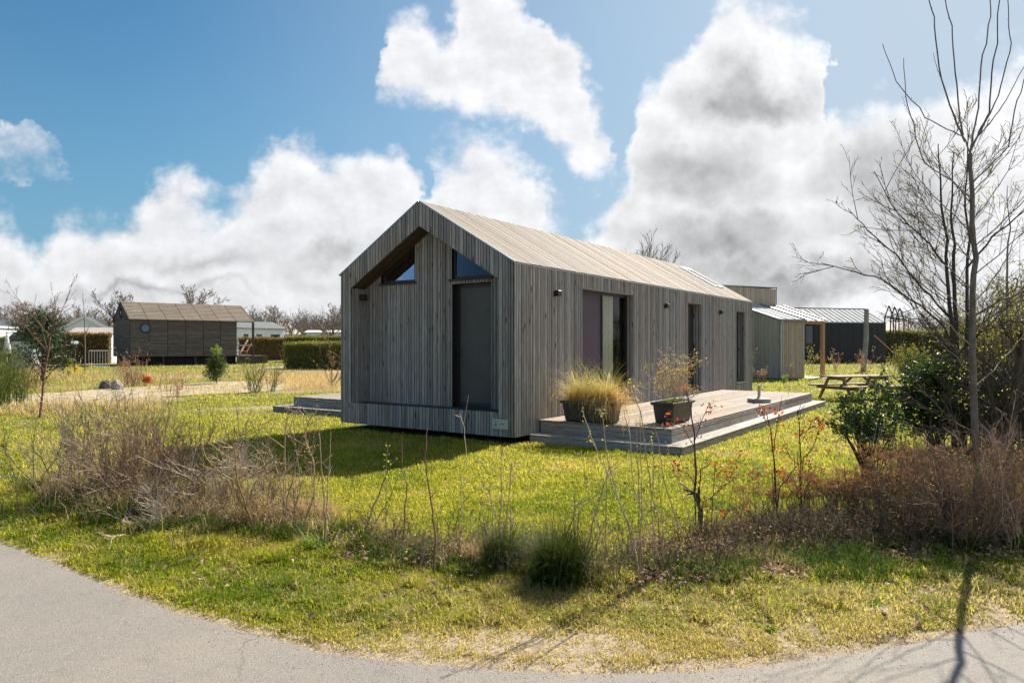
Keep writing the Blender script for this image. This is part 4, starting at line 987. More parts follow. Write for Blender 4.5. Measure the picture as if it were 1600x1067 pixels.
span_house('mobile_home', 'long white mobile home with a flat roof, left of the timber cabin', 478, 545, 560, 100, 100, 3, 3.4, .25, M_WH, M_WH, wins=[(1.6, 2.3, 2.5, 3.1), (3.2, 3.9, 2.5, 3.1)])
span_house('bungalow', 'white bungalow with a dark slate roof at the far left edge', -60, 26, 560, 80, 92, 7, 4.0, 1.9, M_WH, M_NAVY, trims=M_WH)
# gable facing us
p = at(150, 560, 92)
gable_house('bungalow', 'white bungalow with broad white gable boards, left of the dark round-window cabin', 'house', (at(167, 560, 92)[0], 92, 0), R(112), 9, 5.2, 3.7, 1.6, M_WH, M_NAVY, trims=M_WH)
o = gable_house('tiled_shed', 'low building with a brown tiled roof above the left hedge', 'shed', (at(104, 560, 66)[0], 66, 0), R(4), 4.0, 4, 2.7, .55, M_WH, M_TILE)
gable_house('garden_shed', 'small white garden shed behind the pine tree at the left', 'shed', (at(17, 560, 50)[0], 50, 0), R(-5), 1.7, 1.0, 2.1, .4, M_WH, M_FR)
span_house('bungalow', 'low bungalow with a light tiled roof at the right, behind the dark pointed arches', 1384, 1440, 560, 88, 88, 7, 3.0, 1.5, M_WH, M_TILE)

# white closed parasol, gate, bird house
X, Y, _ = at(11, 545, 48); o = thing('closed_parasol', 'white garden parasol, folded shut, at the far left', 'parasol', (X, Y, 0))
q = MB(); q.tube([(0, 0, 0), (0, 0, 2.55)], .025, 6); q.build('pole', M_WH, o); q = MB(); q.lathe([(.20, 1.1), (.24, 1.3), (.13, 2.0), (.02, 2.6)], k=9); q.build('canopy', M_WH, o)
X, Y, _ = at(154, 565, 52); o = thing('metal_gate', 'low white metal bar gate beside the dark round-window cabin', 'gate', (X, Y, 0), R(3))
q = MB()
for z in (.12, 1.28): q.tube([(-.68, 0, z), (.68, 0, z)], .025, 5)
for k in range(8): q.tube([(-.68 + k * .194, 0, .12), (-.68 + k * .194, 0, 1.28)], .016, 4)
q.build('bars', M_WH, o)
X, Y, _ = at(117, 580, 41); o = thing('bird_house', 'small bird house with a pale roof on a thin post in the left garden', 'bird house', (X, Y, 0), R(30))
q = MB(); q.tube([(0, 0, 0), (0, 0, 1.5)], .045, 5); q.build('post', M_FR, o); q = MB(); q.bbox((-.11, -.11, 1.5), (.11, .11, 1.78), .01); q.build('box', M_FR, o)
q = MB(); q.hexa(np.array([(-.18, -.16, 1.74), (.18, -.16, 1.74), (.18, .0, 1.92), (-.18, .0, 1.92), (-.18, -.16, 1.77), (.18, -.16, 1.77), (.18, .0, 1.95), (-.18, .0, 1.95)])); q.hexa(np.array([(-.18, .0, 1.92), (.18, .0, 1.92), (.18, .16, 1.74), (-.18, .16, 1.74), (-.18, .0, 1.95), (.18, .0, 1.95), (.18, .16, 1.77), (-.18, .16, 1.77)])); q.build('roof', M_WH, o)
# stones
def rock(name, label, loc, sz, m, cat='rock', group=None):
    q = MB(); n = 10; k = 12; prof = np.linspace(0, math.pi, n)
    v = []
    for i, p_ in enumerate(prof):
        for j in range(k):
            a = j * 2 * math.pi / k; x_, y_, z_ = math.sin(p_) * math.cos(a), math.sin(p_) * math.sin(a), math.cos(p_)
            f = 1 + .28 * (float(vnoise(np.array([x_ * 2 + z_ * 3 + loc[0]]), np.array([y_ * 2 - z_ + loc[1]]), 1.0, 7, 3)) - .5) * 2
            v.append((x_ * sz[0] * f, y_ * sz[1] * f, z_ * sz[2] * f + sz[2] * .45))
    q.add(v, tubefaces(n, k)); return tag(q.build(name, m, loc=loc, rotz=random.uniform(0, 3)), label, cat, group)
M_ROCK = mat_plain('boulder', (.30, .27, .25), .9, var=.3, sc=5, bmp=.4)
rock('boulder', 'dark boulder, left one of the pair on the sandy track', gp(166, 608), (.22, .2, .24), mat_plain('dark_boulder', (.12, .105, .10), .9, var=.35, sc=5, bmp=.4))
rock('boulder', 'pale boulder, right one of the pair on the sandy track', gp(182, 609), (.24, .2, .26), M_ROCK)
rock('flat_stone', 'flat pale stone in the grass at the left edge of the photo', gp(8, 746), (.16, .08, .02), mat_plain('pale_stone', (.30, .28, .25), .9, var=.15, sc=8), 'stone')
rock('flat_stone', 'long flat pale stone left of the big dry bush', gp(44, 754), (.22, .07, .02), mat_plain('pale_stone', (.30, .28, .25), .9, var=.15, sc=8), 'stone')
rock('field_stone', 'small grey stone in front of the fallen leaves', gp(1197, 905), (.07, .045, .045), mat_plain('grey_stone', (.25, .26, .28), .8, var=.2, sc=20), 'stone')

# ------------------------------------------------------------------ plants
def unit(v): return v / (math.sqrt(v @ v) or 1)
def path(p, d, L, n, wob, up=0.0, out=None):
    """wandering line of n steps; up pulls it towards the sky"""
    P = [np.array(p, float)]; d = unit(np.array(d, float)); st = L / n
    for k in range(n):
        d = unit(d + np.array((random.gauss(0, wob), random.gauss(0, wob), random.gauss(0, wob) + up)))
        P.append(P[-1] + d * st)
    return np.array(P), d
def turn(d, ang, az=None):
    a = np.cross(d, (0, 0, 1.)) if abs(d[2]) < .95 else np.array((1., 0, 0)); a = unit(a); b = np.cross(d, a)
    az = random.uniform(0, 2 * math.pi) if az is None else az
    s_ = math.cos(az) * a + math.sin(az) * b
    return unit(d * math.cos(ang) + s_ * math.sin(ang))
def grow(mb, p, d, L, r, cfg, lvl=0, tips=None, rmin=.002, k=(6, 5, 4, 3, 3, 3)):
    c = cfg[lvl]; n = c.get('seg', 5)
    P, dl = path(p, d, L, n, c.get('wob', .12), c.get('up', .05))
    rend = max(rmin, r * c.get('taper', .45)); mb.tube(P, np.linspace(r, rend, n + 1), k[min(lvl, 5)], 0, random.random())
    if tips is not None and lvl >= len(cfg) - 2:
        for q in range(1, n + 1): tips.append(P[q])
    if lvl + 1 >= len(cfg): return
    c2 = cfg[lvl + 1]; nch = c2['n'] if isinstance(c2['n'], int) else random.randint(*c2['n'])
    for i in range(nch):
        f = c2.get('from', .25) + (1 - c2.get('from', .25)) * ((i + random.random()) / nch)
        x_ = f * n; i0 = min(int(x_), n - 1); q = P[i0] + (P[i0 + 1] - P[i0]) * (x_ - i0)
        dd = unit(P[i0 + 1] - P[i0]); nd_ = turn(dd, R(random.gauss(c2.get('ang', 40), 9)))
        grow(mb, q, nd_, L * c2.get('ratio', .5) * random.uniform(.6, 1.15) * (1.15 - .5 * f), max(rmin, (r + (rend - r) * f) * c2.get('rr', .55)), cfg, lvl + 1, tips, rmin, k)
def leaves(mb, pts, n, size, spread, asp=.45, m=0, flat=0.0, rnd=None, droop=0.0):
    """n leaf-shaped faces round each point, every one folded along its midrib"""
    pts = np.asarray(pts, float)
    if len(pts) == 0: return
    B = np.repeat(pts, n, 0) + rng.normal(0, spread, (len(pts) * n, 3)); N = len(B)
    d = rng.normal(0, 1, (N, 3)); d[:, 2] = d[:, 2] * (1 - flat) - droop; d /= np.linalg.norm(d, axis=1)[:, None]
    a = rng.normal(0, 1, (N, 3)); s_ = np.cross(d, a); s_ /= np.linalg.norm(s_, axis=1)[:, None] + 1e-9; nn = np.cross(d, s_)
    L = (size * rng.uniform(.6, 1.3, N))[:, None]; W = L * asp / 2
    v = np.stack([B, B + d * L * .45 + s_ * W + nn * W * .5, B + d * L, B + d * L * .45 - s_ * W + nn * W * .5], 1).reshape(-1, 3)
    k_ = np.arange(N) * 4; r = rng.random(N) if rnd is None else np.clip(rng.normal(rnd, .15, N), 0, 1)
    mb.add(v, np.concatenate([np.stack([k_, k_ + 1, k_ + 2], 1), np.stack([k_, k_ + 2, k_ + 3], 1)]), m, np.concatenate([r, r]))
BK_GREY = mat_bark('grey_bark', (.10, .085, .07), (.26, .225, .19)); BK_DARK = mat_bark('dark_bark', (.035, .028, .022), (.11, .088, .07))
BK_RED = mat_bark('reddish_bark', (.09, .045, .03), (.22, .12, .085)); BK_PALE = mat_bark('pale_twig', (.38, .30, .22), (.70, .58, .45), 60)
BK_TAN = mat_bark('tan_twig', (.24, .165, .115), (.56, .41, .30), 60); BK_BRN = mat_bark('brown_twig', (.10, .062, .042), (.31, .21, .14), 60)
BK_FAR = mat_bark('far_bark', (.17, .135, .115), (.31, .25, .215), 3)
LF_SHRUB = mat_leaf('evergreen_leaf', (.020, .045, .012), (.085, .14, .028), trans=.25, rough=.42, spec=.5)
LF_PINE = mat_leaf('pine_needle', (.014, .035, .016), (.05, .095, .035), trans=.15)
LF_BUD = mat_leaf('fresh_bud', (.35, .36, .03), (.55, .50, .10), trans=.5)
LF_GREEN = mat_leaf('fresh_green', (.10, .19, .015), (.24, .34, .05), trans=.5)
LF_RED = mat_leaf('beech_red_leaf', (.22, .025, .010), (.50, .10, .035), trans=.5, rough=.45)
LF_BROWN = mat_leaf('dead_leaf', (.14, .07, .045), (.58, .42, .31), trans=.25, rough=.7)
LF_RUST = mat_leaf('rust_umbel', (.22, .10, .05), (.48, .26, .15), trans=.3, rough=.8)
LF_PINK = mat_leaf('pink_bud', (.34, .17, .12), (.56, .32, .24), trans=.4)
LF_HEDGE = mat_leaf('hedge_leaf', (.16, .09, .045), (.36, .27, .09), trans=.3, rough=.7)
LF_HEDGEG = mat_leaf('hedge_leaf_green', (.13, .14, .035), (.36, .33, .09), trans=.3, rough=.7)
LF_BROOM = mat_leaf('broom_stem', (.12, .16, .035), (.32, .34, .10), trans=.25)
TUSS = mat_leaf('dark_tussock_blade', (.022, .042, .008), (.11, .13, .028), trans=.3, rough=.7, spec=.15)
DRYG = mat_leaf('dry_grass', (.30, .20, .11), (.66, .50, .32), trans=.45, rough=.7)
DRYB = mat_leaf('brown_dry_stem', (.12, .065, .035), (.40, .24, .14), trans=.3, rough=.7)
TUFT = mat_leaf('tussock_blade', (.045, .085, .012), (.20, .24, .045), trans=.4, rough=.8, spec=.1)
def gpz(u, v):
    p = gp(u, v); return (p[0], p[1], gzf(p[0], p[1]) - .01)
def plant(name, label, cat, loc, parts, group=None, rz=0):
    """parts: (name, mesh, material); a single part makes a single mesh thing"""
    if len(parts) == 1:
        o = parts[0][1].build(name, parts[0][2], None, loc, rz); return tag(o, label, cat, group)
    o = thing(name, label, cat, loc, rz, group)
    for n, mb, m in parts: mb.build(n, m, o)
    return o

# ---- bare trees far behind
FARC = [dict(seg=6, wob=.06, up=.05, taper=.5), dict(n=13, ang=46, ratio=.85, wob=.10, up=.10, **{'from': .3}), dict(n=6, ang=38, ratio=.5, wob=.14, up=.08), dict(n=6, ang=36, ratio=.5, wob=.14, up=.05, seg=4), dict(n=4, ang=34, ratio=.5, seg=3)]
def far_tree(H_, rad=.2, cfg=FARC, rmin=.016):
    mb = MB(); grow(mb, (0, 0, 0), (0, 0, 1), H_ * .55, rad, cfg, rmin=rmin, k=(6, 4, 3, 3, 3))
    s_ = H_ / max(v[:, 2].max() for v in mb.vs); mb.vs = [v * np.float32(s_) for v in mb.vs]; return mb
protos = [far_tree(9.5, .22), far_tree(8.5, .2), far_tree(10, .24)]
pm_ = [None] * 3
spots = [(187,100,1.0,0,'bare tree with a spreading crown just left of the dark round-window cabin'),
         (298,104,1.05,2,'broad bare tree rising behind the roof of the dark round-window cabin'),
         (398,108,.82,1,'bare tree above the white chalet roof'),(424,118,.85,2,'bare tree just right of the white chalet'),
         (452,112,.72,0,'small bare tree between the chalet and the mobile home, left one'),(478,106,.70,1,'small bare tree between the chalet and the mobile home, right one'),
         (521,76,.62,2,'brownish bare tree touching the left edge of the timber cabin'),(505,130,.8,0,'bare tree behind the white mobile home'),
         (4,92,.82,1,'bare tree behind the roof at the far left edge'),(30,98,.8,2,'dense brown bare tree above the slate roof at the left'),
         (52,120,.95,0,'bare tree behind the dark pine, left one'),(84,126,.95,1,'bare tree behind the dark pine, right one'),(125,108,.78,2,'bare tree above the ridge of the white gabled bungalow'),(150,130,.95,1,'bare tree just right of the bungalow ridge, farther away'),
         (340,132,.95,0,'faint bare tree right of the broad crown, behind the dark cabin roof'),(372,126,.85,2,'bare tree at the right end of the dark cabin roof'),
         (1418,90,.62,0,'bare tree above the tiled bungalow at the right'),(1445,84,.7,1,'bare tree right of the tiled bungalow, behind the evergreen shrub')]
for i, (u, Y, s_, k, lb) in enumerate(spots):
    loc = (at(u, 560, Y)[0], Y, 0)
    if pm_[k] is None: o = protos[k].build('bare_tree', BK_FAR, None, loc); pm_[k] = o
    else: o = pm_[k].copy(); col.objects.link(o); o.location = loc
    o.scale = (s_, s_, s_); o.rotation_euler[2] = random.uniform(0, 6.28); tag(o, lb, 'tree', 'bare trees on the horizon')
p_ = at(1003, 560, 46)
tb = MB(); c_ = [dict(seg=4, wob=.03, taper=.7), dict(n=34, ang=38, ratio=.72, wob=.05, up=.08, seg=6, rr=.32, **{'from': .35}), dict(n=10, ang=26, ratio=.5, wob=.07, up=.06, seg=5), dict(n=6, ang=26, ratio=.5, wob=.08, seg=3)]
grow(tb, (0, 0, 0), (0, 0, 1), 5.3, .12, c_, rmin=.007, k=(6, 5, 4, 3)); s_ = 9.3 / max(v[:, 2].max() for v in tb.vs); tb.vs = [v * np.float32(s_) for v in tb.vs]
plant('bare_tree', 'bare tree with upright branches showing over the ridge of the timber cabin', 'tree', (p_[0], 46, 0), [('bare_tree', tb, BK_GREY)])
# distant wood reads as one mass
dw = MB()
for _ in range(420):
    right = random.random() < .3
    u = random.uniform(1370, 1900) if right else random.uniform(-250, 560); Y = random.uniform(135, 190); x_ = (u - 800) / F * Y
    hh = random.uniform(5.5, 8.5) * Y / 150
    for k in range(16):
        P, _d = path((x_ + random.gauss(0, .6), Y, 0), (random.gauss(0, .25), 0, 1), hh * random.uniform(.6, 1), 4, .14); dw.tube(P, [.09, .07, .06, .04, .03], 3)
        for q in range(6):
            a = P[random.randint(1, 4)]; P2, _d = path(a, (random.gauss(0, 1), 0, .7), hh * .25, 2, .2); dw.tube(P2, [.04, .03, .02], 3)
tag(dw.build('distant_wood', BK_FAR), 'far-off bare woodland along the horizon', 'woodland', kind='stuff')

# ---- clipped hedges
def hedge(label, a, b, wd, ht, mat, n, leaf=.10):
    a = np.array(a[:2]); b = np.array(b[:2]); L = float(np.hypot(*(b - a))); rz = math.atan2(b[1] - a[1], b[0] - a[0])
    o = thing('hedge', label, 'hedge', (a[0], a[1], 0), rz)
    q = MB(); q.box((.12, .14, 0), (L - .12, wd - .12, ht - .14)); q.build('core', mat_plain('hedge_core', (.035, .028, .018), .95, var=.3, sc=3), o)
    m_ = MB(); x_ = rng.uniform(0, L, n); f = rng.random(n); side = f < .55
    y_ = np.where(side, np.abs(rng.normal(0, .07, n)), rng.uniform(0, wd, n)); z_ = np.where(side, rng.uniform(.02, 1, n) ** .8 * ht, ht - .05 + rng.normal(0, .08, n))
    z_ = z_ + (vnoise(x_, y_, .8, 3, 2) - .5) * .22 * z_ / ht
    ends = rng.random(n) < .12; x_ = np.where(ends & (f < .3), rng.normal(0, .05, n), x_); y_ = np.where(ends & (f < .3), rng.uniform(0, wd, n), y_)
    P = np.stack([x_, y_, z_], 1); cl = vnoise(x_, z_, .7, 8, 3); leaves(m_, P, 1, leaf, .03, .6); 
    m_.build('leaves', mat, o)
    s_ = MB()
    for _ in range(int(L * 9)):
        x0 = random.uniform(.1, L - .1); P, _d = path((x0, random.uniform(.03, .2), 0), (random.gauss(0, .25), random.gauss(-.02, .05), 1), ht * random.uniform(.4, .98), 4, .12); s_.tube(P, np.linspace(.018, .008, 5), 3)
    s_.build('stems', BK_BRN, o); return o
def gpx(u, Y): return ((u - 800) / F * Y, Y)
hedge('reddish brown clipped hedge in front of the white bungalow, left of the dark cabin', gpx(58, 62), gpx(172, 64), 1.2, 2.62, LF_HEDGE, 14000, .13)
hedge('brown hedge with open bare stems below the white chalet', gpx(381, 74), gpx(446, 78), 1.2, 2.35, LF_HEDGE, 9000, .13)
hedge('long olive hedge in front of the white mobile home', gpx(444, 70), gpx(560, 68), 1.2, 2.40, LF_HEDGEG, 14000, .13)
hedge('nearest box-cut hedge with brown sides, left of the timber cabin', gpx(443, 51), gpx(545, 48), 1.5, 1.78, LF_HEDGEG, 17000, .10)
hedge('green and yellow hedge at the right behind the pointed arches', gpx(1383, 72), gpx(1620, 74), 1.4, 3.0, LF_HEDGEG, 16000, .16)
hedge('low green hedge at the left edge behind the garden shed', gpx(-60, 66), gpx(30, 66), 1.2, 2.3, LF_HEDGEG, 7000, .14)

# ---- dark pine at the left, small young pine, broom bushes
def pine(name, label, loc, Ht, Rd, n=70, sz=.16, m=LF_PINE, per=9):
    tr_ = MB(); tr_.tube([(0, 0, 0), (Rd * .05, 0, Ht * .5), (0, 0, Ht * .97)], [Ht * .028, Ht * .02, .01], 6); tips = []
    for _ in range(n):
        h = Ht * random.uniform(.12, .98); ln = Rd * (1.15 - h / Ht) * random.uniform(.5, 1.1) + .08 * Rd
        P, _d = path((0, 0, h), turn(np.array((0, 0, 1.)), R(random.uniform(55, 85))), ln, 5, .12, .06); tr_.tube(P, np.linspace(Ht * .009, .006, 6), 3); tips += [P[2], P[3], P[4], P[5], P[5]]
    nd_ = MB(); leaves(nd_, tips, per, sz, sz * .55, .16); o = plant(name, label, 'pine tree', loc, [('trunk', tr_, BK_DARK), ('needles', nd_, m)]); return o
X, Y, _ = at(66, 560, 34); pine('pine_tree', 'dark green pine with uneven spreading branches, at the left in front of the hedge', (X, Y, 0), 3.1, 1.9, 85, .28, per=8)
yp = gpz(338, 600); o = pine('young_pine', 'young pine with a bright green leading shoot, in front of the dark round-window cabin', yp, 1.1, .62, 60, .16, mat_leaf('young_pine_needle', (.03, .06, .015), (.11, .15, .035), trans=.25), 10)
q = MB(); q2 = []
q.tube([(0, 0, .9), (.02, 0, 1.62)], [.03, .02], 5)
for a in (0, 1.6, 3.1, 4.7): P = np.array([(0, 0, 1.2), (.15 * math.cos(a), .15 * math.sin(a), 1.36), (.19 * math.cos(a), .19 * math.sin(a), 1.52)]); q.tube(P, .015, 4); q2 += list(P)
q2 += [(.0, 0, z_) for z_ in np.linspace(1.05, 1.66, 12)]; q.build('leading_shoot', BK_TAN, o); q = MB(); leaves(q, q2, 22, .12, .025, .2, flat=0, rnd=.5); q.build('shoot_needles', LF_GREEN, o)
def stems_bush(n, H_, spread, r, wob=.1, up=.05, sub=3, subl=.35, base_r=.08, k=3, tips=None, seg=6, lean=(0, 0), sub2=0, rmin=.0012, Hv=.45):
    mb = MB()
    for _ in range(n):
        a = random.uniform(0, 6.283); t_ = R(abs(random.gauss(0, spread)))
        d = np.array((math.cos(a) * math.sin(t_) + lean[0], math.sin(a) * math.sin(t_) + lean[1], math.cos(t_)))
        L = H_ * random.uniform(1 - Hv, 1.08)
        P, _d = path((random.gauss(0, base_r), random.gauss(0, base_r), 0), d, L, seg, wob, up); r0 = r * random.uniform(.6, 1.3)
        mb.tube(P, np.linspace(r0, max(rmin, r0 * .35), seg + 1), k)
        if tips is not None: tips += [P[-1], P[-2]]
        for _2 in range(sub):
            i0 = random.randint(1, seg - 1); dd = turn(unit(P[i0 + 1] - P[i0]), R(random.uniform(18, 50)))
            P2, _d = path(P[i0], dd, L * subl * random.uniform(.5, 1.2), 4, wob * 1.1, up); mb.tube(P2, np.linspace(r0 * .5, max(rmin, r0 * .2), 5), 3)
            if tips is not None: tips += [P2[-1], P2[-2], P2[2]]
            for _3 in range(sub2):
                i1 = random.randint(1, 3); P3, _d = path(P2[i1], turn(unit(P2[i1 + 1] - P2[i1]), R(random.uniform(20, 50))), L * subl * .45 * random.uniform(.5, 1.2), 3, wob, up); mb.tube(P3, np.linspace(r0 * .3, rmin, 4), 3)
                if tips is not None: tips += [P3[-1]]
    return mb
def tipped(name, label, cat, loc, tips_mat, bark, nl, lsz, lspread, asp=.5, group=None, rnd=None, **k):
    tips = []; mb = stems_bush(tips=tips, **k); lf = MB(); leaves(lf, tips, nl, lsz, lspread, asp, rnd=rnd)
    return plant(name, label, cat, loc, [('stems', mb, bark), ('leaves', lf, tips_mat)], group)
for (u, v, h, n_, lb) in ((6, 640, 1.9, 60, 'tall green broom bush at the far left edge'), (33, 636, 1.35, 26, 'second green broom bush, with bare lower stems over the sandy track'), (-25, 655, 1.6, 50, 'green broom bush cut by the left edge')):
    q = stems_bush(n_, h, 17, .011, .07, .05, 5, .4, .12, sub2=3); plant('broom_bush', lb, 'bush', gpz(u, v), [('broom_bush', q, LF_BROOM)])
q = stems_bush(26, 1.35, 26, .010, .09, .04, 5, .4, .15, sub2=2); tipsm = BK_TAN; plant('broom_bush', 'wispy green and straw broom bush on the track, below the hedge gap', 'bush', gpz(398, 614), [('broom_bush', q, LF_BROOM)])
q = stems_bush(14, 1.2, 20, .012, .1, .03, 4, .4, .08, sub2=2, lean=(.25, 0)); plant('broom_bush', 'smaller green broom leaning right beside the wispy one', 'bush', gpz(424, 612), [('broom_bush', q, LF_BROOM)])
tipped('pink_shrub', 'rounded shrub with pinkish buds, in front of the left end of the dark cabin', 'shrub', gpz(203, 604), LF_PINK, BK_TAN, 1, .06, .04, n=26, H_=1.45, spread=34, r=.013, sub=4, subl=.4, base_r=.16, sub2=2)
tipped('pink_shrub', 'smaller pinkish shrub below the pine at the left', 'shrub', gpz(42, 606), LF_PINK, BK_RED, 1, .06, .05, n=22, H_=1.2, spread=30, r=.012, sub=4, subl=.4, base_r=.35, sub2=2)
tipped('forsythia', 'small shrub with bright yellow flowers under the bird house', 'shrub', gpz(117, 590), mat_leaf('yellow_flower', (.70, .50, .01), (.85, .68, .04), trans=.4), BK_TAN, 9, .06, .05, n=9, H_=.95, spread=34, r=.012, sub=2, subl=.3, base_r=.12)
tipped('copper_shrub', 'tiny copper-leaved shrub right of the boulders', 'shrub', gpz(231, 603), LF_RED, BK_RED, 6, .07, .06, n=9, H_=.5, spread=30, r=.01, sub=2, subl=.3, base_r=.08)
tipped('bare_shrub', 'thin bare shrub with pale buds beside the left edge of the timber cabin', 'shrub', gpz(519, 606), LF_PINK, BK_GREY, 2, .05, .02, n=5, H_=1.9, spread=14, r=.02, sub=5, subl=.4, base_r=.05, sub2=2)
for i, (u, v, h) in enumerate(((258, 612, .9), (283, 610, .9), (270, 627, .8))):
    tipped('seedling_shrub', ['bare shrub with pale bud tips on the track, left of the young pine', 'bare shrub with pale bud tips, nearest the young pine', 'small bare shrub in the grass before the sandy track'][i], 'shrub', gpz(u, v), LF_PINK, BK_TAN, 2, .05, .03, n=8, H_=h, spread=14, r=.009, sub=3, subl=.3, base_r=.12)
# dry wild strip beyond the lawn
dg = MB()
def dry_patch(u0, u1, v0, v1, n, h, w=.012):
    for _ in range(n):
        u = random.uniform(u0, u1); v = random.uniform(v0, v1); x_, y_, z_ = gp(u, v); yield x_, y_, h, w
xs, ys, hs = [], [], []
for (u0, u1, v0, v1, n, h) in ((400, 531, 586, 600, 5200, .40), (440, 531, 600, 612, 1800, .28), (230, 420, 603, 612, 700, .22), (230, 420, 614, 624, 900, .22), (40, 260, 630, 644, 1400, .30), (60, 240, 604, 612, 700, .25), (0, 120, 640, 652, 1200, .30), (80, 240, 582, 600, 2600, .3), (230, 400, 580, 596, 2200, .28)):
    for x_, y_, h_, w_ in dry_patch(u0, u1, v0, v1, n, h): xs.append(x_); ys.append(y_); hs.append(h_)
xs, ys, hs = map(np.array, (xs, ys, hs)); k_ = vnoise(xs, ys, 1.1, 77, 3) > .42; xs, ys, hs = xs[k_], ys[k_], hs[k_]; n_ = len(xs)
blades(dg, xs, ys, hs * rng.uniform(.4, 1.3, n_), .012 + 0 * xs, rng.uniform(.2, .9, n_), np.clip(rng.normal(.6, .25, n_), 0, 1), z=gz(xs, ys) - .01)
tag(dg.build('dry_field_grass', DRYG), 'dry straw-coloured wild grass along the sandy track', 'grass', kind='stuff')

# ---- slim trees at the left
st_c = [dict(seg=8, wob=.035, up=.02, taper=.25), dict(n=14, ang=32, ratio=.33, wob=.07, up=.05, **{'from': .28}), dict(n=4, ang=34, ratio=.45, seg=3), dict(n=2, ang=30, ratio=.5, seg=3)]
b = gpz(62, 655); tr_ = MB(); tp = []
P0 = np.array([(0, 0, 0), (.06, 0, .5), (.10, 0, 1.0), (.20, 0, 1.55), (.24, 0, 1.9)]); tr_.tube(P0, [.026, .024, .022, .02, .018], 6)
for dx, ln, ang in ((-.9, 1.3, 34), (.15, 1.25, 6), (.75, 1.35, 26), (.3, .9, 14), (-.35, 1.1, 18), (-1.0, .9, 44)):
    grow(tr_, P0[random.choice((3, 4))], (math.sin(R(ang)) * (1 if dx > 0 else -1), random.uniform(-.2, .2), math.cos(R(ang))), ln, .011, [dict(seg=6, wob=.05, up=.03, taper=.3), dict(n=7, ang=28, ratio=.36, wob=.07), dict(n=3, ang=30, ratio=.5, seg=3)], tips=tp, rmin=.003, k=(5, 4, 3))
for z_ in (.45, .9, 1.3): grow(tr_, (z_ * .12, 0, z_), (random.choice((-1, 1)) * .8, .1, .75), .8, .011, [dict(seg=5, wob=.06, up=.05, taper=.3), dict(n=5, ang=28, ratio=.4)], tips=tp, rmin=.003, k=(4, 3))
lf = MB(); leaves(lf, tp[::3], 1, .035, .02, .5); plant('slim_tree', 'slender bare young tree with reddish branches, standing at the left of the lawn', 'tree', b, [('trunk', tr_, BK_RED), ('bud_foliage', lf, LF_PINK)])
X, Y, _ = at(133, 580, 40); tr_ = MB(); grow(tr_, (0, 0, 0), (0, 0, 1), 4.6, .04, [dict(seg=8, wob=.012, taper=.2), dict(n=10, ang=24, ratio=.14, **{'from': .3})], rmin=.006); plant('pole_tree', 'very thin straight young tree left of the dark round-window cabin', 'tree', (X, Y, 0), [('pole_tree', tr_, BK_GREY)])
tr_ = MB(); b = gpz(40, 722)
# small green-leaved shoot at the left edge
tipped('leafy_shoot', 'small upright shoot with fresh green leaves at the left edge of the lawn', 'sapling', gpz(7, 708), LF_GREEN, BK_BRN, 5, .035, .03, n=3, H_=.85, spread=6, r=.007, sub=5, subl=.22, base_r=.02)

# ------------------------------------------------------------------ the planting strip along the road
LUSH = mat_leaf('lush_blade', (.035, .075, .010), (.15, .20, .030), trans=.4, rough=.8, spec=.1)
# big dry bush at the left: three neighbouring shrubs grown together
for i, (u, v, n_, h, sp_, mt_, lb) in enumerate(((115, 762, 22, 1.05, 36, BK_GREY, 'dark stemmed bare twiggy shrub, leftmost of the big dry thicket'),
        (190, 778, 76, 1.12, 33, BK_TAN, 'tall tan and pinkish twiggy shrub in the middle of the big dry thicket'),
        (262, 790, 44, 1.0, 34, BK_BRN, 'low twiggy shrub at the right side of the big dry thicket'))):
    mb = stems_bush(n_, h, sp_, .0075, .10, .03, 6, .42, .26, sub2=3, rmin=.0017); plant('dry_shrub', lb, 'shrub', gpz(u, v), [('dry_shrub', mb, mt_)], 'dry twiggy shrubs at the left')
mb = stems_bush(60, .74, 50, .0055, .20, .02, 6, .5, .30, sub2=3, rmin=.0016); plant('bramble', 'low tangle of pale bare twigs in front of the cabin shadow', 'bush', gpz(335, 792), [('bramble', mb, BK_PALE)])
mb = stems_bush(26, .62, 55, .004, .14, .02, 5, .5, .12, sub2=2); plant('bramble', 'sparse fallen pale twigs at the foot of the dry thicket', 'bush', gpz(240, 832), [('bramble', mb, BK_PALE)])

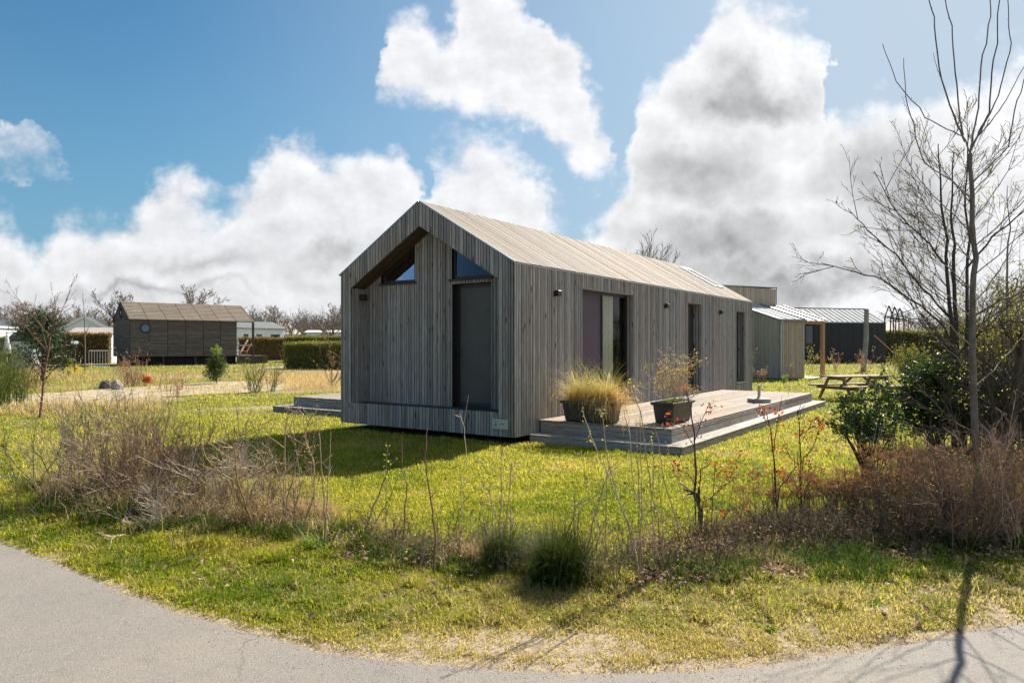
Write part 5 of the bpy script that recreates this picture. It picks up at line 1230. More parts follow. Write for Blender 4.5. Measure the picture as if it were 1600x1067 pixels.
def explicit(pxs, Y, r0, r1, mb, buds=None, dy=0.0, k=5, every=1):
    """a stem through photo pixels, all of it standing at distance Y (dy: lean in depth)"""
    n = len(pxs); P = [at(u, v, Y + dy * i / (n - 1)) for i, (u, v) in enumerate(pxs)]
    Q = [P[0]]
    for a, b_ in zip(P, P[1:]):
        a = np.array(a); b_ = np.array(b_); s_ = 4
        for j in range(1, s_ + 1): Q.append(a + (b_ - a) * j / s_ + (np.random.default_rng(len(Q)).normal(0, 1, 3) * np.linalg.norm(b_ - a) * .012 if j < s_ else 0))
    Q = np.array(Q); Q[0][2] = min(Q[0][2], gzf(Q[0][0], Q[0][1]) - .01) if r0 > 0 and pxs[0][1] > 700 else Q[0][2]
    mb.tube(Q, np.linspace(r0, r1, len(Q)), k)
    if buds is not None: buds += list(Q[::every])
    return Q
def stemplant(name, label, cat, base, stems, bark, lmat=None, nl=2, lsz=.02, lsp=.01, asp=.6, extra=None, rnd=None, side=0, sidel=.12, group=None, tall=1.0, every=1):
    """base pixel fixes the distance; stems are pixel polylines with radii"""
    B = gp(*base); Y = B[1]; mb = MB(); bd = []
    for st in stems:
        pts, r0, r1 = st[0], st[1], st[2]; dy = st[3] if len(st) > 3 else random.uniform(-.1, .1)
        Q = explicit(pts, Y, r0, r1, mb, bd, dy, every=every)
        for _ in range(side):
            i0 = random.randint(len(Q) // 4, len(Q) - 2); P2, _d = path(Q[i0], turn(unit(Q[i0 + 1] - Q[i0]), R(random.uniform(25, 60))), sidel * random.uniform(.4, 1.3), 3, .12, .05); mb.tube(P2, [r1 * 1.1, r1, r1 * .8, r1 * .6], 3); bd += [P2[-1], P2[2]]
    org = np.array((B[0], Y, 0.0))
    for i in range(len(mb.vs)): mb.vs[i] = mb.vs[i] - org.astype(np.float32)
    parts = [('stems', mb, bark)]
    if lmat is not None:
        lf = MB(); sel = bd[len(bd) // 5:]; sel = [q for q in sel if nl < 3 or random.random() < .34]; leaves(lf, np.array(sel) - org, nl, lsz, lsp, asp, rnd=rnd); parts.append(('leaves', lf, lmat))
    return plant(name, label, cat, tuple(org), parts, group)
ST = 'stemplant'
stemplant('budding_shrub', 'mustard-stemmed branching shrub beside the pale tangle', 'shrub', (382, 836), [([(400, 836), (388, 800), (372, 755), (366, 700), (363, 690)], .012, .005), ([(388, 800), (395, 760), (415, 730), (425, 700)], .007, .003), ([(372, 755), (340, 735), (322, 715), (315, 690)], .006, .003), ([(372, 755), (400, 742), (445, 740)], .005, .002), ([(366, 720), (345, 705), (330, 700)], .004, .002)], mat_bark('yellow_bark', (.22, .15, .04), (.42, .32, .10), 60), side=6, sidel=.25)
stemplant('budding_shrub', 'upright shrub with many brown forked stems in front of the cabin shadow', 'shrub', (450, 836), [([(440, 836), (444, 770), (445, 700), (447, 660), (452, 640)], .008, .003), ([(444, 790), (460, 740), (466, 700), (484, 655), (497, 640)], .007, .003), ([(445, 800), (435, 740), (420, 700), (405, 690)], .006, .003), ([(470, 830), (492, 770), (490, 720), (478, 690), (474, 650), (468, 640)], .008, .003), ([(492, 790), (486, 740), (488, 700), (495, 660)], .005, .002), ([(452, 820), (470, 760), (462, 700), (460, 680)], .006, .003), ([(430, 830), (425, 780), (408, 760), (400, 730)], .006, .003)], BK_TAN, LF_PINK, 1, .02, .012, side=12, sidel=.22)
stemplant('bare_sapling', 'pair of thin bare stems crossing in front of the shadow edge', 'sapling', (508, 860), [([(506, 860), (508, 810), (504, 750), (500, 700), (499, 670)], .009, .004), ([(508, 820), (512, 760), (516, 705), (517, 674)], .006, .003)], BK_TAN, side=3, sidel=.12)
stemplant('leafy_sapling', 'leaning pair of stems with fresh yellow-green leaves at the top', 'sapling', (566, 843), [([(565, 843), (580, 800), (600, 750), (606, 735), (618, 716)], .008, .003), ([(603, 742), (604, 715), (606, 696)], .004, .003), ([(568, 843), (590, 810), (610, 775), (622, 745)], .006, .003)], BK_GREY, LF_BUD, 1, .028, .014, rnd=.4)
LT = [('single bare reddish stem, left of the tall central one', (628, 872), [(628, 872), (632, 800), (636, 755), (627, 735), (629, 680)], .007),
      ('tallest single bare stem in front of the gable wall', (677, 900), [(677, 900), (680, 830), (670, 760), (664, 715), (668, 668)], .0085),
      ('pale thin stem forking low under the name plate', (722, 846), [(722, 846), (721, 780), (722, 740), (728, 715), (726, 670), (718, 645)], .005),
      ('short bare stem with a hooked tip, right of the tallest stem', (707, 842), [(707, 842), (716, 800), (724, 785), (736, 770)], .005),
      ('green-tipped thin sapling at the left lawn edge', (320, 800), [(320, 800), (318, 740), (314, 690), (311, 650), (312, 628)], .007)]
for lb, b_, pts, r_ in LT:
    green = 'green' in lb
    stemplant('bare_sapling' if not green else 'thin_sapling', lb, 'sapling', b_, [(pts, r_, r_ * .45)], BK_RED if 'reddish' in lb or 'tallest' in lb else BK_PALE if 'pale' in lb else BK_BRN, LF_GREEN if green else None, 2, .024, .012, side=4 if 'fork' in lb else 2, sidel=.22 if 'fork' in lb else .07)
stemplant('bare_shrub', 'cluster of bare forked stems growing out of the smaller tussock', 'shrub', (778, 884), [([(766, 875), (758, 820), (752, 790), (750, 778)], .006, .003), ([(772, 880), (771, 830), (768, 780), (764, 765)], .006, .003), ([(780, 880), (781, 820), (784, 760), (783, 700)], .007, .003), ([(784, 850), (792, 800), (797, 760), (800, 722)], .006, .003), ([(799, 885), (799, 840), (798, 792)], .006, .005), ([(781, 820), (770, 790), (757, 765), (755, 755)], .004, .002)], BK_TAN, side=5, sidel=.10)
stemplant('bare_shrub', 'thin branching stems growing from the big dark tussock', 'shrub', (900, 900), [([(870, 880), (882, 840), (896, 810), (900, 790), (915, 775)], .006, .003), ([(896, 880), (897, 820), (898, 772)], .006, .003), ([(912, 885), (925, 820), (940, 770), (948, 745), (952, 725)], .007, .003), ([(918, 880), (935, 840), (950, 800)], .005, .002), ([(945, 745), (958, 735), (972, 720)], .004, .002), ([(900, 800), (918, 785), (935, 770), (944, 755)], .004, .002)], BK_TAN, side=4, sidel=.10)
whips = [('left', (1003, 925), [([(1000, 922), (999, 830), (998, 740), (994, 660)], .006), ([(1004, 925), (1001, 850), (1003, 740), (1000, 640)], .005), ([(1000, 900), (984, 820), (950, 740), (922, 680), (910, 640)], .006), ([(1003, 905), (970, 790), (950, 720), (942, 655), (938, 640)], .006)]),
         ('middle', (1030, 905), [([(1042, 905), (1010, 820), (990, 760), (985, 690), (975, 640)], .006), ([(1040, 890), (1020, 780), (1008, 700), (1003, 655), (990, 610), (986, 590)], .0055), ([(1020, 900), (1018, 800), (1022, 720), (1016, 680)], .005), ([(1030, 900), (1035, 820), (1030, 760), (1030, 700)], .004)]),
         ('right', (1080, 890), [([(1086, 890), (1060, 820), (1040, 760), (1030, 700), (1022, 660)], .006), ([(1084, 880), (1075, 800), (1052, 730), (1040, 690)], .005), ([(1090, 890), (1080, 840), (1020, 790), (960, 750)], .005), ([(1010, 905), (1060, 880), (1030, 820), (1005, 795)], .0035)])]
for lb, b_, sts in whips:
    stemplant('whip_shrub', f'fan of long thin budding whips before the deck corner, {lb} clump', 'shrub', b_, [(p, r_, r_ * .4) for p, r_ in sts], BK_TAN, LF_BUD, 1, .016, .006, .7, group='long budding whips before the deck', rnd=.5, side=7, sidel=.05)
# young beeches with last year's red leaves
stemplant('young_beech', 'crooked young beech with red leaves, left one, before the terrace', 'young beech', (1095, 834), [([(1095, 834), (1096, 800), (1088, 770), (1080, 778 - 10)], .016, .011), ([(1096, 800), (1085, 775), (1088, 735), (1085, 690), (1080, 640), (1072, 608)], .014, .004), ([(1088, 760), (1075, 740), (1060, 735), (1058, 725)], .006, .003), ([(1090, 735), (1110, 725), (1135, 745), (1160, 748)], .006, .003), ([(1095, 785), (1110, 778), (1130, 760), (1150, 745)], .006, .003), ([(1098, 795), (1130, 797), (1150, 795), (1170, 792)], .005, .002), ([(1085, 690), (1095, 660), (1108, 630)], .005, .002), ([(1086, 700), (1065, 665), (1050, 655), (1040, 655)], .004, .002), ([(1110, 725), (1140, 730), (1158, 720)], .004, .002)], BK_DARK, LF_RED, 3, .046, .030, .45, side=6, sidel=.12)
stemplant('young_beech', 'straight young beech with sparse red leaves, middle one, before the terrace step', 'young beech', (1213, 826), [([(1215, 826), (1212, 780), (1210, 720), (1205, 680), (1198, 645)], .011, .004), ([(1209, 700), (1214, 660), (1222, 620)], .005, .002), ([(1212, 770), (1235, 740), (1250, 720)], .006, .003), ([(1211, 745), (1195, 735), (1182, 745)], .004, .002), ([(1198, 660), (1190, 645), (1200, 640)], .004, .003)], BK_DARK, LF_RED, 3, .048, .030, .45, side=5, sidel=.10)
stemplant('young_beech', 'spreading young beech with dark red leaves, right one, nearest the evergreen shrub', 'young beech', (1252, 800), [([(1254, 800), (1250, 760), (1252, 720), (1249, 670), (1246, 640)], .010, .004), ([(1250, 720), (1270, 700), (1278, 675), (1285, 665)], .006, .002), ([(1252, 730), (1235, 715), (1228, 700)], .005, .002), ([(1249, 680), (1262, 672), (1270, 655)], .004, .002), ([(1250, 760), (1230, 752), (1222, 745)], .004, .002), ([(1254, 790), (1262, 740), (1268, 720)], .004, .002)], BK_DARK, LF_RED, 4, .044, .032, .45, side=9, sidel=.14)

for (u, v, n_, h, m_, lb) in ((430, 828, 34, .55, BK_BRN, 'low brown twiggy clump under the forked stems'), (350, 815, 30, .5, BK_BRN, 'low brown twiggy clump between the thicket and the mustard-stemmed shrub'), (150, 800, 40, .6, BK_BRN, 'low dark twigs at the front foot of the big dry thicket'), (1120, 868, 34, .35, BK_BRN, 'low dead twigs between the two left beeches'), (1190, 862, 40, .40, BK_DARK, 'dark low twigs at the foot of the middle young beech'), (1310, 848, 60, .44, BK_DARK, 'dark low twigs in front of the rust seed heads'), (690, 872, 30, .30, BK_BRN, 'low dead twigs at the foot of the tallest single stem'), (840, 885, 26, .30, BK_BRN, 'low dead twigs between the two dark tussocks'), (600, 850, 26, .30, BK_BRN, 'low dead twigs right of the leaning sapling'), (990, 892, 34, .34, BK_BRN, 'low dead twigs at the foot of the left whips'), (1060, 888, 34, .34, BK_DARK, 'low dark twigs at the foot of the right whips'), (1400, 845, 50, .45, BK_DARK, 'low dark twigs left of the big brown thicket'), (250, 812, 50, .45, BK_DARK, 'low dark twigs inside the front of the dry thicket')):
    mb = stems_bush(n_, h, 44, .0036, .14, .02, 5, .5, .26, sub2=3); lf = MB(); pts = np.stack([rng.normal(0, .25, 260), rng.normal(0, .16, 260), rng.uniform(.02, .5, 260) * h], 1); leaves(lf, pts, 1, .028, .02, .6)
    plant('low_bramble', lb, 'bush', gpz(u, v), [('stems', mb, m_), ('dead_leaves', lf, LF_BROWN)])

for (u, v, n_, h, lb) in ((592, 862, 9, .42, 'sparse thin dry stems between the leaning sapling and the reddish stem'), (655, 888, 11, .45, 'thin dry stalks between the reddish stem and the tallest stem'), (838, 896, 10, .42, 'thin dry stalks between the two dark tussocks'), (948, 906, 12, .5, 'thin dry stalks between the big tussock and the whips'), (745, 868, 9, .4, 'thin dry stalks left of the forked stems'), (1150, 852, 12, .42, 'thin dry stalks between the crooked beech and the middle beech')):
    mb = stems_bush(n_, h, 16, .0036, .09, .03, 4, .35, .12, sub2=1); tips = []; plant('dry_stalks', lb, 'dried plant', gpz(u, v), [('dry_stalks', mb, BK_TAN)])

# ---- tussocks and long grass at the foot of the strip
def tussock(label, u, v, rad, h, n, mat, rn, sp_=38, w=.005):
    p = gpz(u, v); mb = MB()
    for _ in range(5):
        a_ = random.uniform(0, 6.28); q_ = rad * random.uniform(.2, .9); k_ = random.uniform(.55, 1.25); arc_blades(mb, math.cos(a_) * q_, math.sin(a_) * q_ * .7, 0, n // 6, h * k_, sp_ * random.uniform(.6, 1.2), w, rn, rad * .45, rad * .4, random.uniform(.6, 1.6), seg=4)
    arc_blades(mb, 0, 0, 0, n // 12, h * 1.35, sp_ * 1.3, w, rn, rad, rad, 1.2, seg=5); return tag(mb.build('tussock', mat, loc=p), label, 'tussock')
def rg(m_, s_): return lambda: min(1, max(0, random.gauss(m_, s_)))
tussock('largest dark green grass tussock, in front of the trough', 893, 915, .20, .50, 4200, TUSS, rg(.4, .25))
tussock('smaller dark green grass tussock under the forked stems', 782, 890, .12, .40, 1700, TUSS, rg(.45, .25))
tussock('pale dead grass tussock left of the smaller dark tussock', 722, 878, .22, .20, 1300, DRYG, rg(.4, .25), 60)
tussock('small dead tussock under the reddish stem', 640, 862, .20, .20, 900, DRYG, rg(.3, .25), 60)
tussock('dry tussock with a seed head, left of the leaning sapling', 484, 812, .22, .30, 1200, DRYG, rg(.35, .25), 45)
tussock('dry brown tussock at the foot of the mustard-stemmed shrub', 415, 825, .25, .30, 1300, DRYB, rg(.6, .25), 50)
tussock('green leafy tussock below the thin crossing stems', 497, 860, .14, .18, 500, LF_GREEN, rg(.5, .3), 50, .010)
tussock('dead tussock right of the fallen leaves', 1180, 890, .25, .20, 900, DRYG, rg(.2, .2), 60)
ug = MB(); U = []
for (u0, v0, u1, v1, wd, n, h) in ((60, 785, 330, 822, 24, 13000, .17), (330, 818, 560, 850, 18, 7000, .14), (560, 855, 960, 912, 20, 8500, .13), (960, 905, 1200, 892, 26, 6500, .13), (1180, 885, 1620, 868, 26, 12000, .13), (0, 740, 70, 775, 14, 900, .1)):
    for _ in range(n):
        f = random.random(); u = u0 + (u1 - u0) * f; v = v0 + (v1 - v0) * f + random.gauss(0, wd * .6); U.append(gp(u, v)[:2] + (h,))
U = np.array(U); k_ = (vnoise(U[:, 0], U[:, 1], .35, 51, 3) > .43) & (road_d(U[:, 0], U[:, 1]) > .25); U = U[k_]; n_ = len(U)
blades(ug, U[:, 0], U[:, 1], U[:, 2] * rng.uniform(.4, 1.3, n_), .006 + 0 * U[:, 0], rng.uniform(.3, 1.2, n_), np.clip(rng.normal(.3, .25, n_), 0, 1))
tag(ug.build('verge_grass', LUSH), 'long uncut green grass at the foot of the roadside shrubs', 'grass', kind='stuff')
ug = MB(); U = []
for (u0, v0, u1, v1, wd, n, h) in ((60, 770, 330, 810, 30, 5000, .30), (330, 800, 520, 830, 24, 2600, .24), (560, 850, 960, 895, 20, 1600, .14), (1000, 880, 1250, 880, 26, 1500, .14), (380, 760, 520, 800, 30, 900, .2)):
    for _ in range(n):
        f = random.random(); u = u0 + (u1 - u0) * f; v = v0 + (v1 - v0) * f + random.gauss(0, wd * .6); U.append(gp(u, v)[:2] + (h,))
U = np.array(U); k_ = vnoise(U[:, 0], U[:, 1], .4, 57, 3) > .45; U = U[k_]; n_ = len(U)
blades(ug, U[:, 0], U[:, 1], U[:, 2] * rng.uniform(.3, 1.3, n_), .0042 + 0 * U[:, 0], rng.uniform(.4, 1.4, n_), np.clip(rng.normal(.4, .28, n_), 0, 1))
tag(ug.build('verge_straw', DRYG), 'dead straw and stalks among the roadside shrubs', 'dry grass', kind='stuff')
lt = MB(); U = []
for (u0, v0, u1, v1, wd, n) in ((985, 884, 1260, 880, 28, 5200), (520, 862, 960, 900, 16, 900), (80, 790, 330, 830, 22, 900), (1260, 870, 1600, 860, 24, 1200), (980, 905, 1120, 915, 12, 500), (300, 900, 1500, 940, 60, 260), (560, 740, 1250, 760, 60, 320)):
    for _ in range(n):
        f = random.random(); u = u0 + (u1 - u0) * f; v = v0 + (v1 - v0) * f + random.gauss(0, wd * .6); x_, y_, _z = gp(u, v)
        if road_d(x_, y_) > .02: U.append((x_, y_, gzf(x_, y_) + random.uniform(.012, .06)))
leaves(lt, U, 1, .048, .006, .65, flat=.7); tag(lt.build('leaf_litter', LF_BROWN), 'curled brown fallen leaves lying under the roadside shrubs', 'leaf litter', kind='stuff')

DRYD = mat_leaf('dark_dry_stem', (.05, .035, .02), (.22, .15, .08), trans=.3, rough=.8)
# low mound of brown flat-topped seed heads at the right
def umbel_plants(label, u, v, n, h, rx, mat=LF_RUST, stem=DRYB, name='seedhead_plant'):
    p = gpz(u, v); sm_ = MB(); um = MB(); tp = []
    for _ in range(n):
        x_, y_ = random.gauss(0, rx), random.gauss(0, rx * .5); P, _d = path((x_, y_, 0), (random.gauss(0, .15), random.gauss(0, .15), 1), h * random.uniform(.55, 1.05), 5, .07); sm_.tube(P, np.linspace(.0028, .0016, 6), 3)
        c = P[-1]
        for _2 in range(9):
            e_ = c + np.array((random.gauss(0, .035), random.gauss(0, .035), random.uniform(.005, .02))); sm_.tube([c - (0, 0, .03), e_], .001, 3); tp.append(e_)
        for _3 in range(3): i0 = random.randint(1, 4); P2, _d = path(P[i0], turn(unit(P[i0 + 1] - P[i0]), .6), h * .3, 3, .1); sm_.tube(P2, [.0016, .0014, .0012, .001], 3)
    leaves(um, tp, 5, .014, .008, .8); return plant(name, label, 'dried plant', p, [('stems', sm_, stem), ('seed_heads', um, mat)])
umbel_plants('dried rust-brown flat seed heads around the right young beech', 1240, 815, 50, .42, .30)
umbel_plants('dried rust-brown seed heads in a mound left of the brown thicket', 1318, 812, 110, .50, .36)
umbel_plants('tall dried rust-brown seed heads at the left side of the brown thicket', 1412, 818, 90, .72, .28)
mb = MB(); 
x_ = rng.normal(0, .50, 5200); y_ = rng.normal(0, .22, 5200); blades(mb, x_, y_, .30 * rng.uniform(.3, 1.2, 5200), .004 + 0 * x_, rng.uniform(.4, 1.4, 5200), np.clip(rng.normal(.35, .25, 5200), 0, 1), z=0 * x_ - .01)
tag(mb.build('low_brown_clump', DRYD, loc=gpz(1290, 840)), 'low matted mound of dead brown stems, left of the big brown thicket', 'dried plant')
# big brown thicket at the right
for i, (u, v, n_, h, lb) in enumerate(((1450, 846, 80, .74, 'brown dry thicket, left part, in front of the evergreen shrub'), (1505, 850, 130, .98, 'brown dry thicket, middle part, around the pale tree trunk'), (1580, 846, 120, .92, 'brown dry thicket, right part, cut by the edge'))):
    mb = stems_bush(n_, h, 17, .0034, .10, .02, 6, .34, .24, sub2=3, rmin=.0011, Hv=.6); o = thing('brown_thicket', lb, 'bush', gpz(u, v), 0, 'brown dry thicket')
    mb.build('stems', BK_BRN, o); m2 = stems_bush(n_ // 3, h * 1.02, 22, .0032, .10, .02, 4, .34, .09, sub2=2, rmin=.0013); m2.build('pale_stems', BK_TAN, o); lf = MB(); pts = np.stack([rng.normal(0, .28, 420), rng.normal(0, .25, 420), rng.uniform(.25, 1, 420) * h * .85], 1); leaves(lf, pts, 2, .022, .02, .5); lf.build('dead_leaves', LF_RUST, o)
mb = stems_bush(24, .95, 40, .004, .12, .02, 5, .45, .35, sub2=3); plant('bramble', 'pale tangled dead twigs arching over the brown thicket', 'bush', gpz(1500, 838), [('bramble', mb, BK_PALE)])

# ---- evergreen shrubs
def evergreen(label, loc, Ht, Rd, n, lsz, nl=5, lean=0, low=.25):
    tips = []; mb = MB()
    for _ in range(n):
        a = random.uniform(0, 6.283); t_ = R(random.uniform(3, 42)); P, dl = path((random.gauss(0, .04), random.gauss(0, .04), 0), (math.cos(a) * math.sin(t_) * Rd * 1.5 + lean, math.sin(a) * math.sin(t_) * Rd * 1.5, math.cos(t_)), Ht * random.uniform(.6, .98), 7, .10, .02)
        mb.tube(P, np.linspace(.011, .004, 8), 4)
        for _2 in range(9):
            i0 = random.randint(2, 6)
            if P[i0][2] < low * Ht: continue
            P2, _d = path(P[i0], turn(unit(P[i0 + 1] - P[i0]), R(random.uniform(30, 80))), Ht * .2 * random.uniform(.5, 1.2), 4, .12, .03); mb.tube(P2, np.linspace(.004, .002, 5), 3); tips += list(P2[1:])
    lf = MB(); leaves(lf, tips, nl, lsz, lsz * .32, .40, droop=.35)
    return plant('evergreen_shrub', label, 'shrub', loc, [('stems', mb, BK_DARK), ('leaves', lf, LF_SHRUB)])
evergreen('glossy dark evergreen shrub in front of the picnic table', gpz(1358, 752), 1.22, .46, 34, .055, 6, low=.42)
evergreen('larger glossy evergreen shrub at the right, behind the young trees', gpz(1462, 705), 1.66, .55, 48, .085, 6, low=.08)
evergreen('dark evergreen shrub behind the pale tree trunk, near the right edge', gpz(1555, 700), 1.5, .7, 44, .085, 6, low=.1)
for (u, v, h, lb) in ((1392, 800, 1.1, 'thin upright twiggy shrub between the evergreen shrubs'), (1418, 790, 1.15, 'thin leafy twig clump in front of the larger evergreen shrub')):
    tipped('twig_shrub', lb, 'shrub', gpz(u, v), LF_GREEN, BK_DARK, 1, .03, .02, n=12, H_=h, spread=10, r=.005, sub=4, subl=.3, base_r=.09)
# picture's right: the pale young tree with long whips
TB = gp(1527, 843); TY = TB[1]
org = np.array((TB[0], TY, 0.)); tr_ = MB(); bd = []
def lim(pts, r0, r1, dy=0.0, k=6, sidel=0, ns=0):
    Q = explicit(pts, TY, r0, r1, tr_, None, dy, k); bd.extend(Q[::2])
    for _ in range(ns):
        i0 = random.randint(2, len(Q) - 2); grow(tr_, Q[i0], turn(unit(Q[i0 + 1] - Q[i0]), R(random.uniform(25, 50))), sidel * random.uniform(.5, 1.2), max(.0025, r1), [dict(seg=5, wob=.07, up=.05, taper=.4), dict(n=4, ang=32, ratio=.4, seg=3)], rmin=.0014, k=(4, 3), tips=bd)
    return Q
lim([(1527, 843), (1524, 700), (1520, 560), (1521, 430), (1519, 330), (1516, 240)], .034, .017, k=9)
lim([(1516, 240), (1505, 214), (1490, 206), (1445, 184), (1400, 127), (1379, 69)], 0.0070, 0.0028, -.3)
lim([(1508, 222), (1497, 199), (1471, 124), (1460, 41), (1450, -10), (1440, -80)], 0.0086, 0.0032, .2)
lim([(1505, 212), (1500, 190), (1495, 131), (1488, 56), (1477, 0), (1468, -70)], 0.0078, 0.0032, -.2)
lim([(1516, 240), (1519, 215), (1529, 169), (1535, 86), (1548, 26), (1546, -20), (1549, -90)], 0.0086, 0.0032, .3)
lim([(1517, 235), (1530, 205), (1546, 176), (1552, 94), (1562, 0), (1566, -70)], 0.0094, 0.0032, -.1)
lim([(1522, 222), (1535, 200), (1560, 150), (1578, 82), (1576, 30), (1572, -40)], 0.0070, 0.0032, .2)
lim([(1530, 212), (1550, 188), (1572, 157), (1600, 105), (1622, 60)], 0.0055, 0.0024, -.2)
lim([(1520, 285), (1550, 255), (1576, 229), (1589, 157), (1604, 115), (1610, 60)], 0.0078, 0.0032, .3)
lim([(1519, 311), (1475, 275), (1445, 255), (1430, 214), (1415, 150), (1412, 92)], 0.0078, 0.0028, -.4, ns=2, sidel=.5)
lim([(1471, 124), (1465, 110), (1458, 83)], 0.0031, 0.0016, 0)
for i in range(15):
    v0 = 300 + i * 22; sg = -1 if i % 2 else 1; ln = random.uniform(70, 150)
    lim([(1520, v0), (1520 + sg * ln * .35, v0 - 22 - ln * .15), (1520 + sg * ln * .75, v0 - 55 - ln * .3), (1520 + sg * ln, v0 - 110 - ln * .35)], 0.0059, 0.0018, random.uniform(-.9, .9), 5, .35, 3)
for i in range(len(tr_.vs)): tr_.vs[i] = tr_.vs[i] - org.astype(np.float32)
lf = MB(); leaves(lf, np.array(bd)[::1] - org, 1, .015, .006, .5, rnd=.3)
plant('young_tree', 'slim pale-trunked young tree with long upright whips, nearest the road at the right', 'tree', tuple(org), [('trunk', tr_, BK_GREY), ('bud_foliage', lf, LF_BROWN)])
# dark multi-stemmed tree behind it
def stemtree(label, u, v, stems, limbs, bark, nb=8, budm=LF_BUD, L=1.6, name='multistem_tree', nl=1, lsz=.03, top=1):
    B = gp(u, v); Y = B[1]; org = np.array((B[0], Y, 0.)); mb = MB(); tp = []
    for pts, r0, r1, dy in stems:
        Q = explicit(pts, Y, r0, r1, mb, None, dy, 7)
        for j in range(nb):
            f = .25 + .72 * (j + random.random()) / nb; i0 = min(int(f * (len(Q) - 1)), len(Q) - 2)
            grow(mb, Q[i0], turn(unit(Q[i0 + 1] - Q[i0]), R(random.uniform(35, 62))), L * random.uniform(.6, 1.2) * (1.25 - f * .7), max(r1 * .75, .011 * (1.2 - f)), [dict(seg=6, wob=.07, up=.05, taper=.35), dict(n=9, ang=34, ratio=.42, wob=.08, up=.05, seg=4), dict(n=4, ang=32, ratio=.42, seg=3)], rmin=.0032, k=(5, 3, 3), tips=tp)
    for pts, r0, r1, dy in limbs:
        Q = explicit(pts, Y, r0, r1, mb, None, dy, 6)
        for j in range(9):
            i0 = random.randint(2, len(Q) - 2); grow(mb, Q[i0], turn(unit(Q[i0 + 1] - Q[i0]), R(random.uniform(25, 50))), .9 * random.uniform(.5, 1.2), .007, [dict(seg=5, wob=.07, up=.07, taper=.4), dict(n=5, ang=30, ratio=.42, seg=3), dict(n=2, ang=30, ratio=.5, seg=2)], rmin=.003, k=(4, 3, 3), tips=tp)
    for i in range(len(mb.vs)): mb.vs[i] = mb.vs[i] - org.astype(np.float32)
    lf = MB(); tp = np.array(tp); leaves(lf, tp[rng.random(len(tp)) < .12] - org, nl, lsz, .02, .5)
    return plant(name, label, 'tree', tuple(org), [('trunk', mb, bark), ('bud_foliage', lf, budm)])
stemtree('dark multi-stemmed tree with budding twigs, behind the pale young trunk', 1494, 704,
    [([(1492, 704), (1490, 600), (1487, 500), (1478, 400), (1470, 300), (1466, 225)], .050, .007, .2), ([(1498, 704), (1497, 600), (1494, 500), (1490, 400), (1486, 330), (1490, 240)], .050, .007, -.3), ([(1506, 704), (1508, 600), (1512, 500), (1512, 400), (1508, 300), (1515, 200)], .046, .007, .5)],
    [([(1489, 540), (1470, 505), (1440, 478), (1377, 436), (1325, 422), (1283, 411)], .022, .006, -.6), ([(1487, 500), (1440, 450), (1400, 397), (1355, 360), (1325, 326)], .018, .005, .4), ([(1482, 420), (1440, 370), (1400, 330), (1366, 268)], .016, .005, -.3), ([(1512, 500), (1560, 470), (1600, 455), (1660, 430)], .02, .006, .5), ([(1510, 420), (1550, 370), (1600, 330), (1650, 300)], .018, .006, -.5), ([(1490, 560), (1530, 520), (1580, 500), (1620, 510)], .018, .006, -.8)], BK_DARK, 13)
stemtree('gnarled dark tree stump with long side shoots at the right edge', 1580, 765,
    [([(1577, 765), (1574, 700), (1583, 640), (1591, 570), (1594, 518)], .062, .035, 0), ([(1574, 720), (1560, 660), (1545, 610), (1535, 570)], .03, .012, -.3)],
    [([(1585, 640), (1560, 600), (1530, 560), (1510, 540)], .016, .005, .3), ([(1592, 600), (1620, 560), (1650, 540)], .02, .006, 0), ([(1577, 700), (1540, 680), (1500, 665), (1470, 640)], .012, .004, -.3)], BK_DARK, 7, L=.8, name='gnarled_tree')
stemtree('bare tree at the right edge with yellow-green buds', 1575, 655,
    [([(1575, 655), (1574, 560), (1574, 460), (1575, 380), (1574, 290)], .05, .007, .3), ([(1600, 655), (1610, 560), (1625, 460), (1630, 380)], .05, .007, .3)], [], BK_GREY, 9, L=2.2, lsz=.05, name='budding_tree')
# green bushes filling the right background
for (u, v, h, n_, lb, mt_) in ((1575, 625, 3.2, 34, 'large olive-green bush in the right background', LF_HEDGEG), (1640, 640, 3.2, 44, 'tall green bush filling the right edge background', LF_HEDGEG), (1425, 590, 1.5, 18, 'pale green bush at the far end of the right lawn', LF_HEDGEG)):
    tipped('background_bush', lb, 'bush', gpz(u, v), mt_, BK_BRN, 5, .10, .10, n=n_, H_=h, spread=24, r=.02, sub=6, subl=.35, base_r=.5, sub2=3)
for (u, v, n_, h, lb) in ((1548, 716, 46, 2.0, 'dark bare twig thicket behind the pale young trunk'), (1606, 720, 50, 2.3, 'dark bare twig thicket cut by the right edge')):
    mb = stems_bush(n_, h, 24, .010, .10, .03, 6, .4, .30, sub2=3, rmin=.0022); plant('twig_thicket', lb, 'bush', gpz(u, v), [('twig_thicket', mb, BK_DARK)])
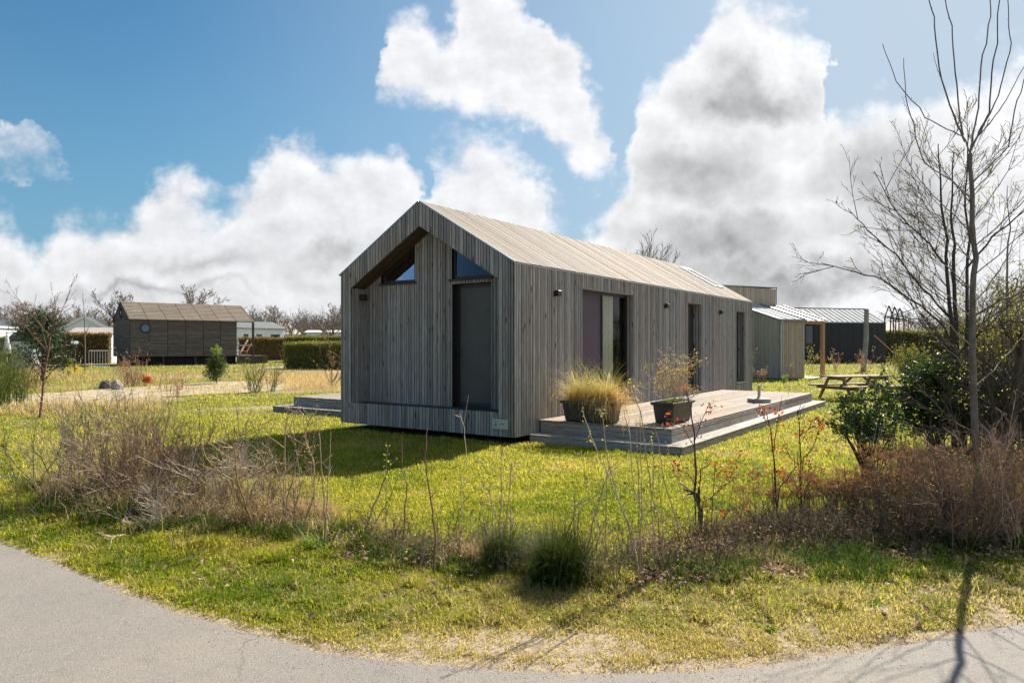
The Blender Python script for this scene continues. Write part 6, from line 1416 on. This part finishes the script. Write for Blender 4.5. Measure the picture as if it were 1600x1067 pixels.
# small shrubs near the far buildings
for (u, v, h, lb, lm, n_) in ((1268, 583, 1.6, 'small lime-leaved shrub in front of the black barn, left', LF_BUD, 7), (1305, 580, 1.4, 'bare shrub with pale buds in front of the black barn', LF_PINK, 7), (1350, 588, 1.4, 'low bushy shrub at the foot of the leaning pole', LF_PINK, 12), (1178, 596, 2.0, 'thin climbing sapling at the corner of the light brown cabin', LF_GREEN, 2), (1190, 598, .8, 'tiny bare shrub before the light brown cabin wall', LF_PINK, 5), (1238, 596, .9, 'small twiggy plant before the downpipe', LF_BROWN, 5), (1224, 600, .5, 'low leafy weed by the downpipe foot', LF_GREEN, 5)):
    tipped('small_shrub', lb, 'shrub', gpz(u, v), lm, BK_TAN, 3, .06, .04, n=n_, H_=h, spread=20 if n_ > 2 else 4, r=.012, sub=4, subl=.35, base_r=.08)
# woody shrub in the right trough
ps_ = thing('woody_shrub', 'sparse woody shrub with small yellowish leaves in the right trough', 'shrub', (p2c[0], p2c[1], DZ + .30), AN)
tips = []; mb = stems_bush(32, .88, 48, .005, .11, .03, 4, .4, .10, sub2=2, tips=tips); mb.build('stems', BK_TAN, ps_)
lf = MB(); hi_ = [p for p in tips if p[2] > .22]; leaves(lf, hi_[::2], 7, .028, .020, .6); lf.build('leaves', mat_leaf('yellowish_leaf', (.16, .10, .05), (.60, .46, .24), trans=.4), ps_)
g_ = MB(); arc_blades(g_, 0, 0, 0, 160, .18, 35, .012, lambda: random.random(), .40, .12, .6); g_.build('low_leaves', LF_GREEN, ps_)
# weeds in the lawn and verge
for i, (u, v) in enumerate(((1196, 985), (1360, 945), (1452, 938), (1240, 712), (868, 780), (695, 780), (1110, 700), (530, 945))):
    n_ = 11; q = MB(); c_ = gpz(u, v)
    for k in range(n_):
        a = k * 2.4; l = random.uniform(.05, .10); w = .014; ca, sa = math.cos(a), math.sin(a)
        v_ = [(0, 0, .01), (ca * l * .5 - sa * w, sa * l * .5 + ca * w, .03), (ca * l, sa * l, .018), (ca * l * .5 + sa * w, sa * l * .5 - ca * w, .03)]; q.add(v_, [(0, 1, 2), (0, 2, 3)], 0, random.random())
    tag(q.build('rosette_weed', LF_GREEN, loc=c_), ['flat green weed rosette on the worn verge, lower right', 'flat weed rosette on the verge below the seed heads', 'flat weed rosette on the verge below the brown thicket', 'dark green weed clump on the lawn beside the young beech', 'weed rosette on the lawn above the big tussock', 'weed rosette on the lawn beside the tallest stem', 'weed rosette on the lawn beside the crooked beech', 'weed rosette on the verge below the leaning sapling'][i], 'weed')
